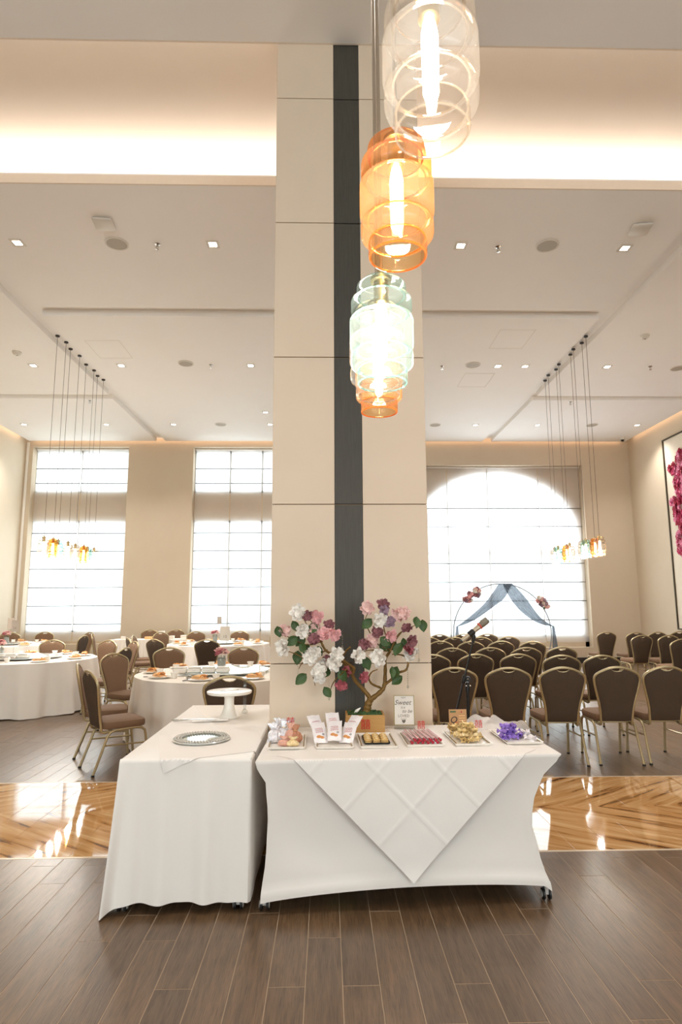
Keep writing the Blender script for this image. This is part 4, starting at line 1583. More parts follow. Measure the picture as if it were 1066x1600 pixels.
# ------------------------------------------------------------------ sweets
m_tray = mat('white_tray', '#f4eee5', 0.3, spec=.5)
m_grim = mat('tray_side_line', '#a48a55', 0.4, .6)  # olive gold tone of the thin strips along the tray sides
TRAYS = [(-.228, 3.735, 'silver bag'), (.040, 3.735, 'white packet'), (.287, 3.735, 'cookie'), (.548, 3.765, 'striped stick'), (.822, 3.775, 'gold foil'), (1.118, 3.80, 'purple foil')]
ZC = TZ+.0035
for (x, y, nm) in TRAYS:
    t = thing('serving_tray', 'white rectangular tray holding the %s sweets' % nm, 'tray', (x, y, ZC), .02, 'white trays on the sweets table')
    w, d, h = .108, .185, .014
    def rr_(i, z, w=w, d=d):
        return [(-w+i, -d+i, z), (w-i, -d+i, z), (w-i, d-i, z), (-w+i, d-i, z)]
    MB().loft([rr_(.012, .0), rr_(0, h), rr_(.005, h), rr_(.016, .005), rr_(.018, .004)], True, True).build('tray_body', m_tray, t, False)
    for s in (-1, 1):
        MB().box(s*(w-.013)-.0018, s*(w-.013)+.0018, -d+.03, d-.03, .0085, .0135).build('side_strip', m_grim, t, False)
Z0 = ZC+.006
def candy_mesh(m, seed, L=.034, R=.0115, fan=.017):
    """one twist-wrapped candy: fan, twist, body, twist, fan as one foil"""
    rng = random.Random(seed)
    n = 10
    rings = []
    for (q, rad, ruff) in ((-.98, fan, 1), (-.66, .008, 1), (-.50, .0035, 0), (-.40, R*.85, .2), (-.18, R, .15), (.18, R*1.03, .15), (.40, R*.85, .2), (.50, .0035, 0), (.66, .008, 1), (.98, fan, 1)):
        ring = []
        for k in range(n):
            a = 2*pi*k/n
            r = rad*(1+(.32 if k % 2 else -.25)*ruff)*rng.uniform(.88, 1.12)
            ring.append((L*q+rng.uniform(-.003, .003)*ruff, r*cos(a), R+r*sin(a)*(.75 if ruff == 1 else 1)))
        rings.append(ring)
    return MB().loft(rings, False, False).mesh('wrapped_candy', m, True, 25)
def candy_heap(x, y, n, sx, sy, layers, label, group, variants, seed, z=Z0, cat='candy', name='wrapped_candy'):
    rng = random.Random(seed)
    for k in range(n):
        lay = (k*layers)//n
        f = 1-.28*lay
        o = link(name, variants[k % len(variants)], None, (x+rng.uniform(-sx, sx)*f, y+rng.uniform(-sy, sy)*f, z+.003+lay*.021+rng.uniform(0, .004)))
        o.rotation_euler = (rng.uniform(-.3, .3), rng.uniform(-.2, .2), rng.uniform(0, 2*pi))
        tag(o, label, cat, group)
m_gfoil = mat('gold_foil', '#ecc778', 0.35, .3, col2='#f6e2b2', scale=90, bump=.3)
m_gfoil2 = mat('pale_gold_foil', '#f6e6bf', 0.35, .2, col2='#e2bd78', scale=90, bump=.3)
m_pfoil = mat('purple_foil', '#8a60cc', 0.38, .15, col2='#b79be4', scale=80, bump=.3)
m_wfoil = mat('white_wrapper', '#f5eff0', 0.4, .1, col2='#e6dde2', scale=60, bump=.2)
m_sfoil = mat('silver_cellophane', '#c9c6cf', 0.25, .45, col2='#f6f4f6', scale=60, bump=.5)
m_brownc = mat('brown_candy', '#a4694d', 0.5, 0, col2='#c98d6b', scale=70, bump=.3)
m_pinkc = mat('pink_candy', '#e3b3a0', 0.5, 0, col2='#d89c86', scale=70)
gv = [candy_mesh(m_gfoil, 1), candy_mesh(m_gfoil2, 2), candy_mesh(m_gfoil, 3)]
candy_heap(.822, 3.74, 34, .065, .105, 4, 'gold foil wrapped candy in the heap below the brown card', 'gold candies in the heap', gv, 21)
candy_heap(.80, 3.90, 8, .05, .03, 2, 'gold foil wrapped candy at the foot of the brown card', 'gold candies by the card', gv, 22)
pv = [candy_mesh(m_pfoil, 4), candy_mesh(m_pfoil, 5), candy_mesh(m_pfoil, 6)]
candy_heap(1.085, 3.80, 17, .065, .085, 3, 'purple foil wrapped candy heaped on the end tray', 'purple candies in the heap', pv, 23)
wvv = [candy_mesh(m_wfoil, 7)]
candy_heap(1.155, 3.76, 7, .04, .08, 1, 'white wrapped candy beside the purple heap', 'white candies beside the purple ones', wvv, 24)
# cellophane bags, leaning back
def bag(w, h, d, seed):
    rng = random.Random(seed)
    mb = MB()
    rings = []
    for j, (t, s, dd) in enumerate(((0, .75, .5), (.12, 1, 1), (.35, 1.02, 1.05), (.55, .8, .8), (.68, .35, .35), (.8, .55, .4), (1, .9, .55))):
        ring = []
        for k in range(16):
            a = 2*pi*k/16
            q = 1+rng.uniform(-.22, .22)
            ring.append((w/2*s*cos(a)*q, d/2*dd*sin(a)*q, h*t+(.006*rng.uniform(-1, 1) if j == 6 else 0)))
        rings.append(ring)
    return mb.loft(rings, True, False)
BAGS = [(-.30, 3.70, .075, .11, m_sfoil, 'crinkled silver bag at the outer edge of the first tray'), (-.255, 3.72, .07, .115, m_sfoil, 'crinkled silver bag second on the first tray'),
        (-.215, 3.69, .05, .11, m_pinkc, 'pinkish cellophane bag in the middle of the first tray'), (-.175, 3.70, .065, .095, m_brownc, 'bag of red brown sweets on the first tray, nearest the packets'),
        (-.245, 3.62, .06, .05, m_pinkc, 'small peach sweet bag in front of the silver bags'), (-.19, 3.61, .06, .05, m_gfoil2, 'small golden sweet bag at the front of the first tray'),
        (-.285, 3.80, .07, .115, m_sfoil, 'silver bag standing behind on the first tray'), (-.20, 3.79, .07, .115, m_wfoil, 'clear white bag standing behind the red brown sweets')]
for i, (x, y, w, h, mm, lb) in enumerate(BAGS):
    t = thing('sweet_bag', lb, 'sweet bag', (x, y, Z0), 0, 'bags on the first tray')
    t.rotation_euler = (-.35, random.uniform(-.1, .1), random.uniform(-.4, .4))
    bag(w, h, .035, 40+i).build('bag_body', mm, t, False)
    MB().lathe([(w*.19, h*.665), (w*.21, h*.68), (w*.19, h*.695)], 10).build('tie', m_gfoil if i % 2 else m_sfoil, t)
# packets with print
m_pack = mat('white_packet', '#f4efee', 0.3, .05, col2='#e9e2e4', scale=30, bump=.2)
m_redink = mat('red_ink', '#b93a3a', 0.6)
m_blkink = mat('black_ink', '#2c2626', 0.6)
m_bisc = mat('biscuit_print', '#e2a266', 0.6, col2='#c98446', scale=90)
def packet(x, y, z, rx, rz, label):
    t = thing('snack_packet', label, 'packet', (x, y, z), 0, 'white packets on the second tray')
    t.rotation_euler = (rx, 0, rz)
    w, h = .080, .155
    def prof(u, v):
        return .011*max(0, sin(pi*u))**.7*max(0, sin(pi*min(1, max(0, (v-.06)/.88))))**.5
    mb = MB()
    mb.grid(8, 14, lambda u, v: ((u-.5)*w, -prof(u, v)-.0006, h*v+.002*sin(u*40)*(v > .97 or v < .03)))
    mb.grid(8, 14, lambda u, v: ((u-.5)*w, prof(u, v)+.0006, h*v+.002*sin(u*40)*(v > .97 or v < .03)))
    body = mb.build('packet_body', m_pack, t)
    rd = MB()
    for k, zz in enumerate((.098, .085, .072)):
        pts = []
        for i in range(14):
            u = .2+.55*i/13
            v = zz/h
            pts.append(((u-.5)*w, -prof(u, v)-.0016, zz+.0035*sin(i*1.9+k)+.006*(u-.5)))
        rd.tube(pts, .0011, 4)
    rd.build('red_lettering', m_redink, t)
    bo = MB()
    for (cx, cz, s) in ((-.010, .040, 1), (.008, .034, .9)):
        vs = [(cx+.014*s*cos(2*pi*k/14), -prof((cx+.014*s*cos(2*pi*k/14))/w+.5, (cz+.010*s*sin(2*pi*k/14))/h)-.0014, cz+.010*s*sin(2*pi*k/14)) for k in range(14)]
        bo.add(vs, [tuple(range(14))])
    bo.build('biscuit_picture', m_bisc, t, False)
    em = MB()
    pts = [(.018+.005*cos(2*pi*k/12), -prof(.5+.018/w, .056/h)-.0022, .055+.005*sin(2*pi*k/12)) for k in range(13)]
    em.tube(pts, .0012, 4)
    em.build('round_mark', m_blkink, t)
PKS = [(-.030, 3.66, Z0+.004, -.95, .20, 'white snack packet in front nearest the silver bags'), (.042, 3.64, Z0+.020, -.98, -.06, 'white snack packet in the front middle of the second tray'),
       (.108, 3.66, Z0+.004, -.95, -.30, 'white snack packet in front nearest the cookies'), (-.035, 3.735, Z0+.030, -.92, .42, 'white snack packet behind the packet nearest the silver bags'),
       (.045, 3.725, Z0+.048, -.95, .12, 'white snack packet on top in the back middle'), (.112, 3.73, Z0+.030, -.92, -.62, 'white snack packet leaning sideways behind nearest the planter')]
for p in PKS:
    packet(*p)
# cookies on a black tray
m_cookie = mat('butter_cookie', '#f0cf8e', 0.7, col2='#cd9a50', scale=110, bump=.6)
t = thing('cookie_tray', 'small black plastic tray under the butter cookies', 'tray', (.283, 3.735, Z0), .02)
MB().loft([[(-.070, -.098, 0), (.070, -.098, 0), (.070, .098, 0), (-.070, .098, 0)], [(-.075, -.103, .009), (.075, -.103, .009), (.075, .103, .009), (-.075, .103, .009)],
           [(-.072, -.100, .009), (.072, -.100, .009), (.072, .100, .009), (-.072, .100, .009)], [(-.068, -.096, .003), (.068, -.096, .003), (.068, .096, .003), (-.068, .096, .003)]], True, True).build('tray_body', m_black, t, False)
for sxx in (-.0235, .0235):
    MB().box(sxx-.0015, sxx+.0015, -.096, .096, .003, .008).build('divider', m_black, t, False)
ck = MB()
for i in range(2):
    ck.lathe([(.017, .010*i), (.0212, .010*i+.003), (.0200, .010*i+.008), (.010, .010*i+.0115), (.003, .010*i+.0105)], 20, (0, 0, 0), True, True, wob=lambda k, n: 1+.07*(-1)**(k//2))
ckm = ck.mesh('cookie_body', m_cookie, True, 30)
cols = ['column by the packets', 'middle column', 'column by the pink sticks']
rws = ['nearest', 'second', 'third', 'rearmost']
dab = MB().lathe([(.009, .020), (.010, .023), (.005, .027), (.001, .028)], 8, cap0=True, wob=lambda k, n: 1+.2*(-1)**k).mesh('cookie_swirl', m_gfoil2, True)
for i in range(3):
    for j in range(4):
        t = thing('butter_cookie', 'butter cookie stack, %s in the %s of the black tray' % (rws[j], cols[i]), 'cookie', (.283+(-.047+.047*i), 3.735-.072+.047*j, Z0+.0035), .3*j+i, 'butter cookies on the black tray')
        link('cookie_body', ckm, t)
        link('cookie_swirl', dab, t)
# striped sticks
m_stickw = mat('pink_white_wrapper', '#f1dedd', 0.35, .05, col2='#e6c3c3', scale=50)
m_stickr = mat('red_wrapper', '#b3263c', 0.35, .1)
sb = MB().tube([(0, -.125, .008), (0, .125, .008)], .0075, 8).mesh('stick_body', m_stickw)
sl = MB().box(-.0015, .0015, -.10, .12, .0150, .0158).mesh('red_stripe', m_stickr, False)
se = MB().tube([(0, -.152, .006), (0, -.147, .007), (0, -.122, .008)], [.009, .005, .0078], 8).mesh('red_end', m_stickr)
for k in range(12):
    x = .548-.078+.0142*k
    t = thing('candy_stick', 'pink and white wrapped candy stick with red end, %s from the cookies' % ('first' if k == 0 else ORD[k]), 'candy stick', (x, 3.765+.004*(k % 3), Z0+.004+(.013 if k % 2 else 0)), 0, 'candy sticks on the tray')
    t.rotation_euler = (.0, 0, .10+random.uniform(-.03, .03))
    link('stick_body', sb, t)
    link('red_stripe', sl, t)
    link('red_end', se, t)
# brown card behind the gold candies
m_kraft = mat('brown_card_stock', '#c79a6b', 0.7, col2='#b98a5c', scale=30)
t = thing('brown_card', 'brown printed card standing behind the gold foil candies', 'card', (.815, 3.955, ZC+.004), .03)
t.rotation_euler = (-.10, 0, .03)
b_ = MB().box(-.055, .055, -.004, .004, 0, .135).build('card_body', m_kraft, t, False)
MB().box(-.048, -.012, -.0052, -.004, .117, .127).build('green_print', m_green, t, False)
MB().box(.020, .026, -.0052, -.004, .114, .126).build('red_print', m_redink, t, False)
text('lettering', 'Q', .055, m_blkink, t, (-.030, -.0050, .072), shear=.25)
m_orpr = mat('orange_print', '#d98350', .7)
MB().lathe([(.013, 0), (.012, .0006)], 16, cap0=True, cap1=True).xf(Matrix.Translation((-.012, -.0045, .05)) @ Matrix.Rotation(pi/2, 4, 'X')).build('orange_print', m_orpr, t, False)
pl = MB()
for k in range(4):
    pl.box(.005, .045, -.0051, -.004, .095-.014*k, .099-.014*k)
pl.build('printed_lines', m_peach, t, False)
# red double happiness picks
m_red = mat('red_paper', '#d2332b', 0.6)
for (x, y, z, lb) in ((-.215, 3.80, .10, 'red double happiness pick on the first tray among the bags'),
                      (.580, 3.93, .050, 'red double happiness pick behind the pink sticks'),
                      (.935, 3.93, .052, 'red double happiness pick between gold and purple candies')):
    t = thing('double_happiness_pick', lb, 'party pick', (x, y, Z0+.0005), 0, 'red double happiness picks')
    text('character', '囍', .052, m_red, t, (0, 0, z-.005), extrude=.0012)
    MB().tube([(0, .002, 0), (0, .002, z)], .0012, 5).build('stick', m_card, t)
# framed sign
m_signf = mat('thin_gold_frame', '#b3a070', 0.4, .6)
t = thing('sweet_sign', 'white lettered sign in a thin gold frame standing before the pillar', 'sign', (.498, 4.10, TZ+.001), -.06)
t.rotation_euler = (-.06, 0, -.05)
MB().box(-.062, .062, -.003, .003, .028, .205).build('sign_board', m_card, t, False)
fm = MB()
fm.box(-.066, -.062, -.006, .004, .024, .209).box(.062, .066, -.006, .004, .024, .209).box(-.062, .062, -.006, .004, .024, .028).box(-.062, .062, -.006, .004, .205, .209)
fm.build('sign_frame', m_signf, t, False)
MB().box(-.066, .066, -.02, .03, 0, .005).box(-.066, .066, -.006, .004, .005, .0235).build('sign_foot', m_acryl, t, False)
for (s, sz, x, z, sh) in (('HOW', .011, -.004, .193, 0), ('Sweet', .043, -.010, .163, .35), ('it is', .019, -.008, .133, .3), ('to be', .030, .018, .110, .35), ('LOVED', .023, -.004, .081, 0), ('BY YOU', .010, -.004, .062, 0), ('♥', .022, -.004, .046, 0)):
    text('lettering', s, sz, m_ink, t, (x, -.0036, z), shear=sh)
# tulle bundle
m_tulle = sheer_mat('white_tulle', '#f7f4f2', .55, weave=300, trans=.45)
def tl(u, v):
    x = .80+.50*u
    e = sin(pi*u)**.5
    n1 = noise.noise((u*4.5, v*2.2, 3.1))
    n2 = noise.noise((u*8, v*4, 8.2))
    z = TZ+.004+max(0, (.055+.085*n1+.035*n2))*max(0, sin(pi*v))**.8*e
    y = 4.02+.20*v+.02*n2+.02*u
    return (x, y, z)
tag(MB().grid(60, 26, tl).build('tulle_bundle', m_tulle), 'crumpled sheer white tulle along the back edge of the sweets table', 'tulle')

# ------------------------------------------------------------------ blossom tree in a wooden planter
m_boxw = mat('pale_planter_wood', '#c79a5c', 0.6, col2='#b88747', scale=10, stretch=(1, 1, 8), bump=.1)
m_moss = mat('green_moss', '#4c6b3c', 0.9, col2='#2f4a2a', scale=90, bump=.6)
m_branch = mat('gold_brown_branch', '#8d6a2e', 0.5, .3, col2='#5f451f', scale=30, bump=.5)
TX, TY = .240, 4.075
tree = thing('blossom_tree', 'artificial tree with white, pink and mauve blossoms in a wooden planter before the pillar', 'artificial tree', (0, 0, 0))
px0, px1, py0, py1, pz0, pz1 = .120, .362, 3.985, 4.165, TZ+.0045, TZ+.108
MB().box(px0, px1, py0, py0+.012, pz0, pz1).build('planter_board', m_boxw, tree, False)
MB().box(px0, px1, py1-.012, py1, pz0, pz1).build('planter_board', m_boxw, tree, False)
MB().box(px0, px0+.012, py0+.0125, py1-.0125, pz0, pz1).build('planter_board', m_boxw, tree, False)
MB().box(px1-.012, px1, py0+.0125, py1-.0125, pz0, pz1).build('planter_board', m_boxw, tree, False)
MB().box(px0+.0125, px1-.0125, py0+.0125, py1-.0125, pz0, pz0+.01).build('planter_base', m_boxw, tree, False)
text('character', '囍', .066, m_red, tree, (.241, py0-.0014, TZ+.050), extrude=.001)
def moss(u, v):
    x = px0+.013+(px1-px0-.026)*u
    y = py0+.013+(py1-py0-.026)*v
    return (x, y, pz1-.006+.024*abs(noise.noise((x*40, y*40, 1)))+.012*sin(pi*u)*sin(pi*v))
o = MB().grid(44, 34, moss).build('moss', m_moss, tree, False)
o['kind'] = 'stuff'
def br(pts, r0, r1, dy=None, name='branch', seed=0):
    rng = random.Random(seed)
    P = []
    n = len(pts)
    for i, (x, z) in enumerate(pts):
        y = 4.08 if dy is None else dy[i]
        # figures were taken on a plane 3.98 m away: carry them out to the tree's own depth
        k = y/3.98
        P.append((x*k, y, H+(z-H)*k))
    S = smoothpts(P, 7)
    m = len(S)
    rs = [(r0+(r1-r0)*(i/(m-1)))*(1+.10*sin(i*1.7+seed)) for i in range(m)]
    return MB().tube(S, rs, 9).build(name, m_branch, tree)
br([(.247, .855), (.249, .867), (.258, .912), (.277, .952)], .030, .021, name='trunk', seed=1)
br([(.277, .945), (.23, 1.004), (.178, 1.06), (.148, 1.122), (.106, 1.169), (.099, 1.2), (.121, 1.241), (.153, 1.267)], .015, .005, seed=2)
br([(.162, 1.10), (.170, 1.135), (.150, 1.15), (.062, 1.211), (-.002, 1.242), (-.033, 1.294), (-.039, 1.326)], .012, .006, [4.08, 4.07, 4.06, 4.04, 4.03, 4.03, 4.03], seed=3)
br([(.277, .945), (.34, .993), (.362, 1.033), (.369, 1.126), (.37, 1.188), (.403, 1.24)], .016, .008, seed=4)
br([(.362, 1.033), (.421, 1.074), (.453, 1.105), (.502, 1.125), (.514, 1.187), (.477, 1.213), (.413, 1.219)], .010, .004, [4.08, 4.06, 4.04, 4.03, 4.03, 4.05, 4.06], seed=5)
br([(.336, 1.015), (.283, 1.039), (.264, 1.075), (.284, 1.111), (.321, 1.126)], .008, .003, [4.08, 4.05, 4.03, 4.02, 4.02], seed=6)
TW = [[(-.033, 1.294), (-.097, 1.368), (-.151, 1.452)], [(-.033, 1.294), (-.129, 1.285), (-.235, 1.327), (-.289, 1.358)], [(-.002, 1.242), (-.129, 1.191), (-.181, 1.13)],
      [(.062, 1.211), (-.076, 1.129), (-.075, 1.037)], [(-.033, 1.315), (.02, 1.378), (.094, 1.346)], [(.125, 1.128), (.04, 1.046), (.009, .965)],
      [(.403, 1.24), (.318, 1.292), (.255, 1.419), (.278, 1.492)], [(.403, 1.24), (.458, 1.354), (.577, 1.406)], [(.403, 1.24), (.373, 1.365), (.353, 1.503)],
      [(.403, 1.24), (.285, 1.24), (.221, 1.23)], [(.457, 1.281), (.532, 1.281)], [(.41, 1.25), (.44, 1.32), (.50, 1.38)], [(-.035, 1.3), (-.06, 1.38), (-.11, 1.45)], [(-.13, 1.19), (-.20, 1.22), (-.27, 1.255)]]
for i, p in enumerate(TW):
    rg = random.Random(i)
    q = [(x+rg.uniform(-.008, .008), z+rg.uniform(-.008, .008)) for (x, z) in p]
    br(q, .005, .002, [4.05+rg.uniform(-.05, .03) for _ in q], 'twig', 20+i)
FW = [(-.183, 1.479), (-.272, 1.265), (-.156, 1.368), (-.107, 1.201), (-.049, 1.118), (.051, 1.169), (.062, 1.221), (.195, 1.215), (.336, 1.434), (.327, 1.199), (.536, 1.218), (-.081, 1.232), (-.044, 1.088), (-.02, 1.16)]
FM = [(-.124, 1.463), (.015, 1.404), (-.081, 1.315), (.004, 1.185), (.359, 1.529), (.324, 1.36), (.512, 1.38), (.238, 1.282), (.537, 1.301)]
FLi = [(.364, 1.492), (.40, 1.418)]
FP = [(-.066, 1.457), (-.273, 1.369), (-.012, 1.346), (.047, 1.346), (.455, 1.465), (.493, 1.47), (.262, 1.508), (.404, 1.334), (.286, 1.313), (.281, 1.287), (-.087, 1.378)]
FRr = [(.125, 1.117), (.093, 1.035), (.231, 1.081), (.52, 1.249)]
PCOL = {'W': 3, 'M': 2, 'L': 5, 'R': 4}
bl_cache = {}
rg = random.Random(77)
def put_blossom(x, z, code, r):
    v = rg.randrange(3)
    key = (code, v)
    if key not in bl_cache:
        bl_cache[key] = blossom_mesh(PINKS[code], .05, 300+code*10+v)
    y = 3.98+rg.uniform(-.02, .06)
    k = y/3.98
    o = link('blossom', bl_cache[key], tree, (x*k, y, H+(z-H)*k))
    o.rotation_euler = (pi/2+rg.uniform(-.5, .4), rg.uniform(-.4, .4), rg.uniform(-.6, .6))
    s = r/.05
    o.scale = (s, s, s)
    return o
for (x, z) in FW:
    tag(put_blossom(x, z, 3, rg.uniform(.046, .058)), 'white blossom')
for (x, z) in FM:
    tag(put_blossom(x, z, 2, rg.uniform(.036, .044)), 'mauve blossom')
for (x, z) in FLi:
    tag(put_blossom(x, z, 5, rg.uniform(.036, .044)), 'lilac blossom')
for i, (x, z) in enumerate(FP):
    tag(put_blossom(x, z, 0 if i in (0, 2, 3, 7) else 1, rg.uniform(.042, .052)), 'pink blossom')
for (x, z) in FRr:
    tag(put_blossom(x, z, 4, rg.uniform(.038, .044)), 'rose blossom')
LV = [(-.315, 1.369), (-.22, 1.4), (-.065, 1.389), (-.187, 1.306), (-.177, 1.259), (-.113, 1.258), (-.182, 1.217), (-.14, 1.311), (-.128, 1.073), (.072, 1.092), (.019, 1.108), (-.018, .99), (.288, 1.413), (.339, 1.297), (.467, 1.265), (.484, 1.291), (.232, 1.178), (.417, 1.115), (.443, 1.115), (.472, 1.058), (.578, 1.427), (.61, 1.406), (-.076, 1.243), (.375, 1.275), (.435, 1.285)]
def leaf_mesh(seed):
    def fn(u, v):
        w = .030*sin(pi*min(1, u*1.02))**.8*(1-.25*u)
        return ((v-.5)*2*w, .010*cos((v-.5)*3)+.006*sin(u*3+seed), -.075*u)
    return MB().grid(6, 4, fn).mesh('leaf', m_green, True, 80)
lms = [leaf_mesh(s) for s in range(3)]
for i, (x, z) in enumerate(LV):
    y = 3.99+rg.uniform(-.02, .05)
    k = y/3.98
    o = link('leaf', lms[i % 3], tree, (x*k, y, H+(z-H)*k+.03))
    o.rotation_euler = (rg.uniform(-.5, .3), rg.uniform(-.9, .9), rg.uniform(-.7, .7))
    s = rg.uniform(.95, 1.3)
    o.scale = (s, s, s)
for (x, z, L) in ((-.181, 1.037, .12), (.099, 1.257, .10), (.014, .944, .10), (.51, 1.012, .13), (.583, 1.176, .09)):
    mb = MB()
    k = 4.02/3.98
    X, Z = x*k, H+(z-H)*k
    n = int(L/.013)
    for j in range(n):
        s = .0045 if j else .009
        zz = Z+.013*j+.006
        mb.add([(X+p[0]*s, 4.02+p[1]*s, zz+p[2]*s*(1.5 if j == 0 else 1)) for p in bm_], bf)
    mb.tube([(X, 4.02, Z), (X, 4.02, Z+L+.03)], .0008, 4)
    mb.build('crystal_strand', m_acryl, tree, False)
# a tiny white bird ornament in the moss
t = MB().lathe([(.001, -.022), (.008, -.012), (.011, 0), (.008, .012), (.004, .024), (.001, .032)], 10)
t.xf(Matrix.Translation((.19, 4.03, TZ+.128)) @ Matrix.Rotation(.9, 4, 'Y'))
t.build('white_ornament', m_china, tree)

# ------------------------------------------------------------------ boxes under the sweets table
m_clearp = glass_mat('clear_plastic', '#dfe3df', .08, .5)
m_lime = mat('lime_plastic', '#9cc35a', 0.4)
t = thing('storage_tub', 'clear plastic tub with a lime green lid under the sweets table', 'storage tub', (.085, 3.66, 0))
MB().bbox(-.085, .045, -.09, .09, 0, .05, .008).build('tub', m_clearp, t)
MB().bbox(-.088, .070, -.093, .093, .051, .105, .004).build('lid', m_lime, t, False)
t = thing('black_case', 'black case under the sweets table beside the lime lidded tub', 'case', (.205, 3.68, 0))
MB().bbox(-.045, .045, -.08, .08, 0, .06, .006).build('case_body', m_black, t)
MB().bbox(-.046, .046, -.081, .081, .061, .12, .006).build('case_lid', m_base, t)
t = thing('clear_jar', 'small clear tub with a tan ball inside under the sweets table', 'tub', (.292, 3.64, 0))
MB().bbox(-.038, .038, -.05, .05, 0, .09, .008).build('tub', m_clearp, t)
MB().lathe([(.001, -.02), (.014, -.014), (.02, 0), (.014, .014), (.001, .02)], 14, (.012, -.015, .072)).build('tan_ball', m_peach, t)

# ------------------------------------------------------------------ microphone on a boom stand
m_mstand = mat('black_steel', '#171615', 0.4, .3)
t = thing('microphone_stand', 'black boom microphone stand between the sweets table and the chairs', 'microphone stand', (1.094, 4.92, 0))
for k in range(3):
    a = 2*pi*k/3+.5
    MB().tube([(.0, .0, .10), (.30*cos(a), .30*sin(a), .02)], .009, 8).build('leg', m_mstand, t)
    MB().lathe([(.014, .03), (.015, .0)], 10, (.30*cos(a), .30*sin(a), 0), True, True).build('rubber_foot', m_black, t)
MB().lathe([(.022, .07), (.022, .13)], 14, cap0=True, cap1=True).build('hub', m_mstand, t)
MB().tube([(0, 0, .08), (0, 0, .90)], .0115, 10).build('pole', m_mstand, t)
MB().lathe([(.018, .86), (.018, .915), (.012, .93)], 14, cap0=True, cap1=True).build('clutch', m_mstand, t)
MB().lathe([(.020, -.014), (.022, 0), (.020, .014)], 14, cap0=True, cap1=True).xf(Matrix.Translation((.002, -.012, .955)) @ Matrix.Rotation(pi/2, 4, 'X')).build('swivel', m_mstand, t)
for (dx, dz) in ((.0, .957), (-.012, .905), (.014, .905)):
    MB().lathe([(.006, 0), (.005, .004), (.001, .006)], 10, cap0=True).xf(Matrix.Translation((dx, -.026, dz)) @ Matrix.Rotation(pi/2, 4, 'X')).build('chrome_bolt', m_steel, t)
MB().tube([(-.115, -.02, .66), (-.10, -.02, .70), (-.035, -.02, .945), (-.012, -.02, 1.01), (.052, -.02, 1.245)], [.010, .010, .009, .0075, .0075], 8).build('boom', m_mstand, t)
MB().lathe([(.014, -.03), (.016, -.02), (.016, .02), (.013, .03)], 12, cap0=True, cap1=True).xf(Matrix.Translation((-.030, -.02, .955)) @ Matrix.Rotation(.26, 4, 'Y')).build('boom_collar', m_mstand, t)
MB().tube([(.052, -.02, 1.235), (.058, -.02, 1.275), (.052, -.02, 1.30), (.036, -.02, 1.315)], [.011, .018, .018, .012], 10).build('clip_joint', m_black, t)
axis = Vector((1.267-1.059, 0, 1.410-1.248))
L = axis.length
ang = math.atan2(axis.x, axis.z)
mic = thing('microphone', 'silver handheld microphone with a red band clipped on the boom stand', 'microphone', (1.059, 4.90, 1.248))
Rm = Matrix.Rotation(ang, 4, 'Y')
m_micb = mat('champagne_mic', '#c9bda6', 0.35, .5)
m_mgr = mat('mic_grille', '#a8a191', 0.4, .6, col2='#6f6a5f', scale=260, bump=.5)
m_redb = mat('red_band', '#e0604e', 0.5)
MB().lathe([(.001, 0), (.016, .0), (.018, .01), (.018, .06), (.019, .12), (.0215, .17), (.0215, .178)], 20).xf(Rm).build('mic_body', m_micb, mic)
MB().lathe([(.0215, .186), (.026, .196), (.028, .215), (.028, .245), (.025, .262), (.001, .266)], 20).xf(Rm).build('mic_grille', m_mgr, mic)
MB().lathe([(.024, .176), (.028, .179), (.028, .187), (.024, .190)], 20).xf(Rm).build('red_band', m_redb, mic)
MB().lathe([(.0205, .070), (.024, .075), (.024, .118), (.0215, .122)], 16).xf(Rm).build('clip', m_black, mic)
MB().lathe([(.001, -.012), (.013, -.010), (.013, .002)], 12).xf(Rm).build('tail_cap', m_black, mic)

# ------------------------------------------------------------------ hoop with a draped veil
m_hoop = mat('thin_grey_hoop', '#84878b', 0.4, .4)
m_veil = sheer_mat('grey_blue_veil', '#7a8088', .24, '#b9bfc8', weave=200, trans=.45)
t = thing('hoop_arch', 'thin round metal hoop arch standing before the arched window', 'arch', (4.33, 15.35, 0))
HC, HR = .82, 1.21
pts = []
for k in range(61):
    a = radians(-43+266*k/60)
    pts.append((HR*cos(a), 0, HC+HR*sin(a)))
MB().tube(pts, .013, 8).build('hoop', m_hoop, t)
MB().box(-.95, .95, -.16, .16, 0, .018).build('base_plate', m_hoop, t, False)
VE = {-1: ([(-.06, 2.035), (-.39, 1.585), (-.80, 1.23), (-1.13, 1.00)], [(.27, 2.03), (.07, 1.68), (-.22, 1.46), (-.58, 1.21), (-.88, 1.06), (-1.13, .985)]),
      1: ([(.27, 2.035), (.58, 1.71), (.94, 1.21), (1.24, .99)], [(.02, 2.03), (.22, 1.65), (.50, 1.32), (.87, 1.07), (1.24, .975)])}
def along(P, u):
    """point at the fraction u of a smoothed line"""
    x = u*(len(P)-1)
    i = min(len(P)-2, int(x))
    return P[i].lerp(P[i+1], x-i)
def veil_half(sgn, mb):
    up, lo = [smoothpts([(x, 0, z) for (x, z) in q], 8) for q in VE[sgn]]
    def fn(u, v):
        p = along(up, u).lerp(along(lo, u), v)
        g_ = .012+.030*sin(pi*u)
        return (p.x, g_*sin(v*31+u*2.2)+g_*.6*sin(v*13+1.3)-.05-.02*(sgn > 0), p.z)
    mb.grid(30, 60, fn)
    ex, ez = (-1.13, .99) if sgn < 0 else (1.24, .98)
    def tail(u, v):
        w = .05+.16*u
        return (ex+sgn*.05*u+(v-.5)*w, -.05+.022*sin(v*19+u), max(.03, ez+.01-(ez-.02)*u))
    mb.grid(22, 14, tail)
vm = MB()
veil_half(-1, vm)
veil_half(1, vm)
veil = vm.build('draped_veil', m_veil)
